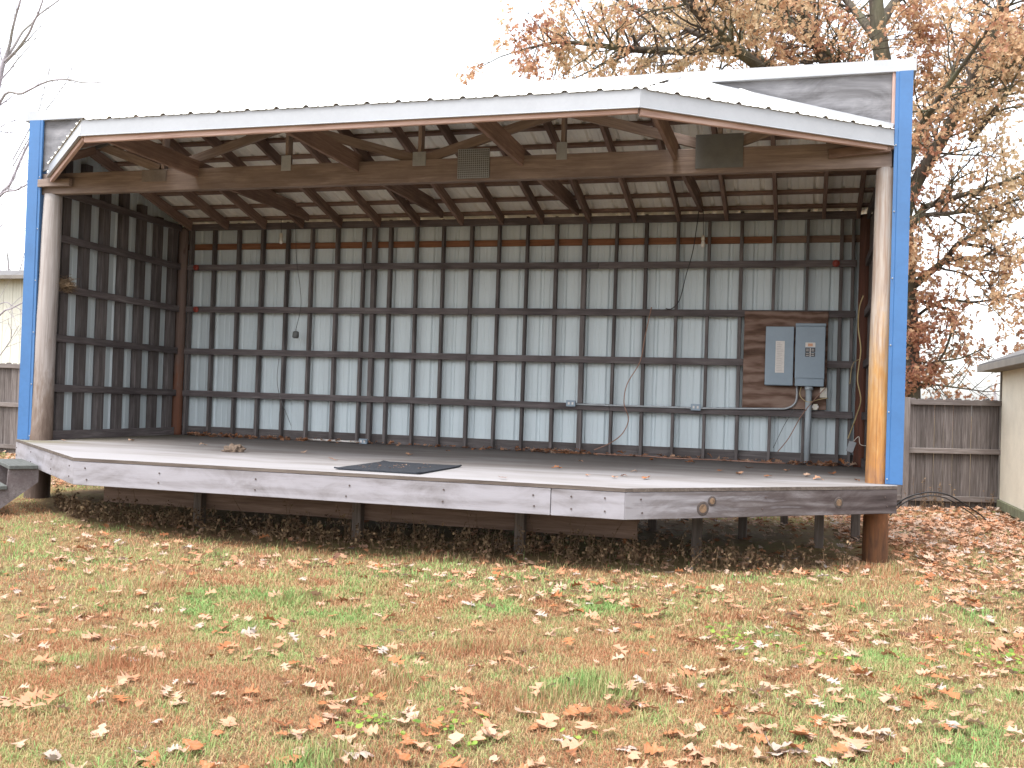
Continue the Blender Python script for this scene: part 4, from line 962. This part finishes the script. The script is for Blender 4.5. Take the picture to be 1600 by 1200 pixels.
def weeds():
    bmv, bmf, tint = [], [], []; r = random.Random(4); LP, LN, LA, LS, LT = [], [], [], [], []
    bm = bmesh.new()
    def stalk(x, y, h, nl):
        z = gzf(x, y); p = Vector((x, y, z)); d = Vector((r.gauss(0, .2), r.gauss(0, .2), 1)).normalized(); pts = [p]
        for i in range(4): d = (d+Vector((r.gauss(0, .12), r.gauss(0, .12), 0))).normalized(); pts.append(pts[-1]+d*h/4)
        bm_tube(bm, pts, [.003, .0028, .0024, .002, .0012], 3, cap=False)
        for k in range(nl):
            t = r.uniform(.25, 1)*4; i = min(int(t), 3); q = pts[i].lerp(pts[i+1], t-i)
            LP.append(q+Vector((r.gauss(0, .012), r.gauss(0, .012), 0))); LN.append((r.gauss(0, 1), r.gauss(0, 1), r.gauss(0, 1))); LA.append((r.gauss(0, .8), r.gauss(0, .8), -.5+r.gauss(0, .5))); LS.append(r.uniform(.014, .042)); LT.append(r.random())
    for i in range(900):
        x = r.uniform(.7, 9.25); y = r.gauss(-1.32, .22)
        lim = DA[1]+(DB[1]-DA[1])*(x-DA[0])/(DB[0]-DA[0]) if x < 2.2 else -9; y = max(y, lim+.35)
        if x > 7.6: y += (x-7.6)*.45
        if x > 7.4 and r.random() < .2: continue
        dens = .5+.5*noise.noise(Vector((x*1.3, 0, 3)))*1.6
        if r.random() > dens+.25: continue
        stalk(x, y, r.uniform(.06, .26)*(1.35 if r.random() < .12 else 1), r.randint(6, 14))
    for i in range(14): stalk(r.uniform(2.2, 7.3), r.uniform(-1.6, -1.2), r.uniform(.35, .55), r.randint(4, 9))
    for i in range(26): p = at(r.uniform(1440, 1470), 795, 15.6); stalk(p.x+r.gauss(0, .12), p.y+r.gauss(0, .15), r.uniform(.2, .6), 5)
    for i in range(8): p = at(1545, 795, 15.6); stalk(p.x+r.gauss(0, .06), p.y+r.gauss(0, .06), r.uniform(.2, .4), 4)
    q = from_bm('dry_weeds', bm, M['weed']); kind(q, 'stuff'); tag(q, 'dead brown weeds growing along the shadowed foot of stage and fence', 'weeds')
    a = q.data.attributes.new('tint', 'FLOAT', 'POINT'); a.data.foreach_set('value', rng.uniform(.2, .9, len(q.data.vertices)).astype(np.float32))
    leaf_cloud('weed_leaves', np.array(LP), unit(np.array(LN)), unit(np.array(LA)), np.array(LS), np.array(LT), M['weed'], q, .6)
weeds()

def leaf_mesh(seed, w, lobes, curl, fold):
    """one lobed oak leaf, 1 unit long, with a midrib fold, curled tips and a stalk"""
    r = random.Random(seed); n = 18; bm = bmesh.new(); rows = []
    for i in range(n+1):
        t = i/n; env = math.sin(math.pi*min(t*1.02, 1))**.7*(.6+.5*t)
        lob = .22+.78*abs(math.sin(lobes*math.pi*t+.4))**.9; wd = max(.012, w*env*lob); sk = .12*wd
        zb = curl*(t-.5)**2*1.6+.05*math.sin(t*7+seed); row = []
        for s in (-1, -.5, 0, .5, 1):
            row.append(bm.verts.new((s*wd*(1+.15*r.uniform(-1, 1)), t+abs(s)*sk*1.6-.5, zb+fold*abs(s)*wd*(1 if s < 0 else .75)+.02*r.uniform(-1, 1))))
        rows.append(row)
    for a, b in zip(rows, rows[1:]):
        for k in range(4): bm.faces.new((a[k], a[k+1], b[k+1], b[k])).smooth = True
    q = [bm.verts.new((-.01, -.5, 0)), bm.verts.new((.01, -.5, 0)), bm.verts.new((.008, -.72, .05)), bm.verts.new((-.008, -.72, .05))]; bm.faces.new(q)
    me = bpy.data.meshes.new('fallen_leaf'); bm.to_mesh(me); bm.free()
    return me
KINDS = [('pale tan', .74, .05), ('orange brown', .27, .06), ('pinkish brown', .55, .05), ('bleached grey', .95, .03), ('dark brown', .10, .05)]
LEAFMESH = []
for kx, (nm, t0, dv) in enumerate(KINDS):
    for v in range(4):
        me = leaf_mesh(kx*10+v, .42+.06*v, 3+(v % 2)*.6, [.3, .1, .55, -.2][v], [.2, .35, .1, .28][v]); me.materials.append(M['litter'])
        a = me.attributes.new('tint', 'FLOAT', 'POINT'); a.data.foreach_set('value', np.clip(t0+rng.normal(0, dv, len(me.vertices)), 0, 1).astype(np.float32)); LEAFMESH.append((kx, me))
def fallen_leaves():
    N = 17000; x = rng.uniform(-6, 12, N); y = rng.uniform(-7.4, 5, N); ok = in_view(x, y, .3)
    dens = .42+.7*np.clip((x-5.0)/5., 0, 1)+.28*nz(x, y, 1.5, 33)+.2*nz(x, y, 5, 34); ok &= rng.random(N) < np.clip(dens, .08, 1)*.85
    ok &= ~((y > -2.3) & (x > -.6) & (x < 9.65)) & ~((y > 2.2) & (x > 11.7)); x, y = x[ok], y[ok]
    # scattered heaps near the lower right
    hx, hy = rng.normal(8.9, .8, 60), rng.normal(-5.4, .7, 60); ok = in_view(hx, hy, .1); x = np.concatenate([x, hx[ok]]); y = np.concatenate([y, hy[ok]])
    dist = np.hypot(x-cx, y-cy); order = np.argsort(dist); x, y = x[order], y[order]; z = gz(x, y)
    r = random.Random(12); pick = [0]*8+[1]*6+[2]*9+[3]*2+[4]*2
    for i in range(300):
        k = r.choice(pick); me = LEAFMESH[k*4+r.randrange(4)][1]; o = bpy.data.objects.new('fallen_leaf', me); COL.objects.link(o)
        s = r.triangular(.045, .128, .075); o.scale = (s*r.uniform(.8, 1.2), s, s*r.uniform(.6, 1.5)); o.location = (x[i], y[i], z[i]+r.uniform(.016, .034))
        o.rotation_euler = (r.gauss(0, .17)+(math.pi if r.random() < .3 else 0), r.gauss(0, .17), r.uniform(0, 6.28))
        nm = KINDS[k][0]; tag(o, f'{nm} lobed oak leaf fallen on the lawn nearest the viewer', 'leaf', f'{nm} fallen oak leaves on the lawn')
    x, y, z = x[300:], y[300:], z[300:]
    # thick litter on the ground right of the stage and some behind the left end
    N = 7000; x2 = rng.uniform(9.2, 12, N); y2 = rng.uniform(-2.2, 7.5, N); ok = in_view(x2, y2, .3) & ~((y2 > 2.2) & (x2 > 11.75)) & ~((y2 < .3) & (x2 < 9.7)) & (rng.random(N) < np.clip(.25+.13*(y2+2), 0, 1)); x2, y2 = x2[ok], y2[ok]
    N = 2600; x3 = rng.uniform(-8, -.4, N); y3 = rng.uniform(1.5, 6.3, N)
    N = 2600; x4 = rng.uniform(2.5, 9.4, N); y4 = rng.uniform(2.2, 7, N); 
    N = 420; x5 = rng.uniform(1.5, 9.4, N); y5 = rng.normal(-1.5, .6, N)+np.clip(x5-7.6, 0, 2)*.7
    N = 380; x6 = rng.uniform(5.5, 9.3, N); y6 = rng.uniform(-1.2, 2.2, N)
    X = np.concatenate([x, x2, x3, x4, x5, x6]); Y = np.concatenate([y, y2, y3, y4, y5, y6]); n = len(X)
    Z = gz(X, Y)+rng.uniform(.012, .045, n)
    nr = unit(np.stack([rng.normal(0, .3, n), rng.normal(0, .3, n), np.ones(n)], -1)); a = rng.uniform(0, 6.28, n); ax = unit(np.stack([np.cos(a), np.sin(a), rng.normal(0, .22, n)], -1))
    print('litter leaves', n)
    q = leaf_cloud('leaf_litter', np.stack([X, Y, Z], -1), nr, ax, rng.triangular(.025, .07, .135, n), np.clip(rng.normal(.56, .24, n), 0, 1), M['litter'], None, .6); kind(q, 'stuff'); tag(q, 'countless brown oak leaves littering the farther lawn and the ground by the fence', 'leaf litter')
    # leaves on the stage floor
    spots = [(1155, 742), (975, 745), (1010, 749), (960, 748), (918, 745), (908, 722), (1018, 720), (1078, 724), (1125, 737), (1170, 733), (1260, 745), (1280, 750), (1340, 752), (1300, 742), (990, 738), (785, 749), (475, 708), (520, 720), (318, 696), (205, 689), (100, 690), (640, 712), (700, 706), (870, 733), (1230, 737), (1200, 746)]
    for j, (u, v) in enumerate(spots):
        d = FWD+RGT*((u-800)/FPX)-UPV*((v-600)/FPX); p = CAM+d*(-CAM.z/d.z)
        k = r.choice([0, 1, 2, 0, 4]); o = bpy.data.objects.new('fallen_leaf', LEAFMESH[k*4+r.randrange(4)][1]); COL.objects.link(o); s = r.uniform(.06, .12); o.scale = (s, s, s)
        o.location = (p.x, p.y, .014); o.rotation_euler = (r.gauss(0, .12), r.gauss(0, .12), r.uniform(0, 6.28)); nm = KINDS[k][0]
        tag(o, f'{nm} dry oak leaf lying on the open stage floor', 'leaf', f'{nm} dry leaves on the stage floor')
    x = np.concatenate([rng.uniform(.3, 9.2, 260), rng.normal(5.75, .22, 120), rng.normal(9.0, .2, 90), rng.uniform(.3, 1.2, 70), rng.normal(1.6, .3, 50)]); y = YB-.2-np.abs(rng.normal(0, .10, len(x))); n = len(x)
    nr = unit(np.stack([rng.normal(0, .4, n), rng.normal(0, .4, n), np.ones(n)], -1)); a = rng.uniform(0, 6.28, n); ax = unit(np.stack([np.cos(a), np.sin(a), rng.normal(0, .25, n)], -1))
    q = leaf_cloud('leaf_drift', np.stack([x, y, rng.uniform(.006, .04, n)], -1), nr, ax, rng.uniform(.03, .10, n), np.clip(rng.normal(.42, .2, n), 0, 1), M['litter'], None, .7); kind(q, 'stuff'); tag(q, 'brown dead leaves blown against the foot of back wall', 'leaf drift')
    n = 45; P0, P1, P3 = np.array([4.80, -1.86, 0]), np.array([5.63, -1.90, 0]), np.array([4.78, -.72, 0]); u, v = rng.normal(.5, .2, n)[:, None], rng.normal(.5, .18, n)[:, None]; u, v = np.clip(u, .06, .94), np.clip(v, .06, .94)
    P = P0+(P1-P0)*u+(P3-P0)*v; P[:, 2] = .022; nr = unit(np.stack([rng.normal(0, .2, n), rng.normal(0, .2, n), np.ones(n)], -1)); a = rng.uniform(0, 6.28, n)
    q = leaf_cloud('leaf_crumbs', P, nr, np.stack([np.cos(a), np.sin(a), np.zeros(n)], -1), rng.uniform(.01, .032, n), np.clip(rng.normal(.6, .2, n), 0, 1), M['litter'], None, .4); kind(q, 'stuff'); tag(q, 'crumbled leaf bits scattered over the black rubber mat', 'leaf bits')
fallen_leaves()
def clump():
    bm = bmesh.new(); r = random.Random(2); c = Vector((2.82, -.30, 0))
    bmesh.ops.create_icosphere(bm, subdivisions=4, radius=1)
    for v in bm.verts:
        n = noise.fractal(v.co*2.2, 1, 2, 4); v.co = Vector((v.co.x*.115, v.co.y*.08, max(v.co.z, -.3)*.06+.018))*(1+.45*n)
    tag(from_bm('dirt_clod', bm, M['clod'], None, Matrix.Translation(c), True), 'brown lumpy clod lying on the left half of stage floor', 'clod')
M['clod'] = plain('brown_clod', (.16, .115, .085), .95, dirt=.35, scale=30, bump=.8)
clump()
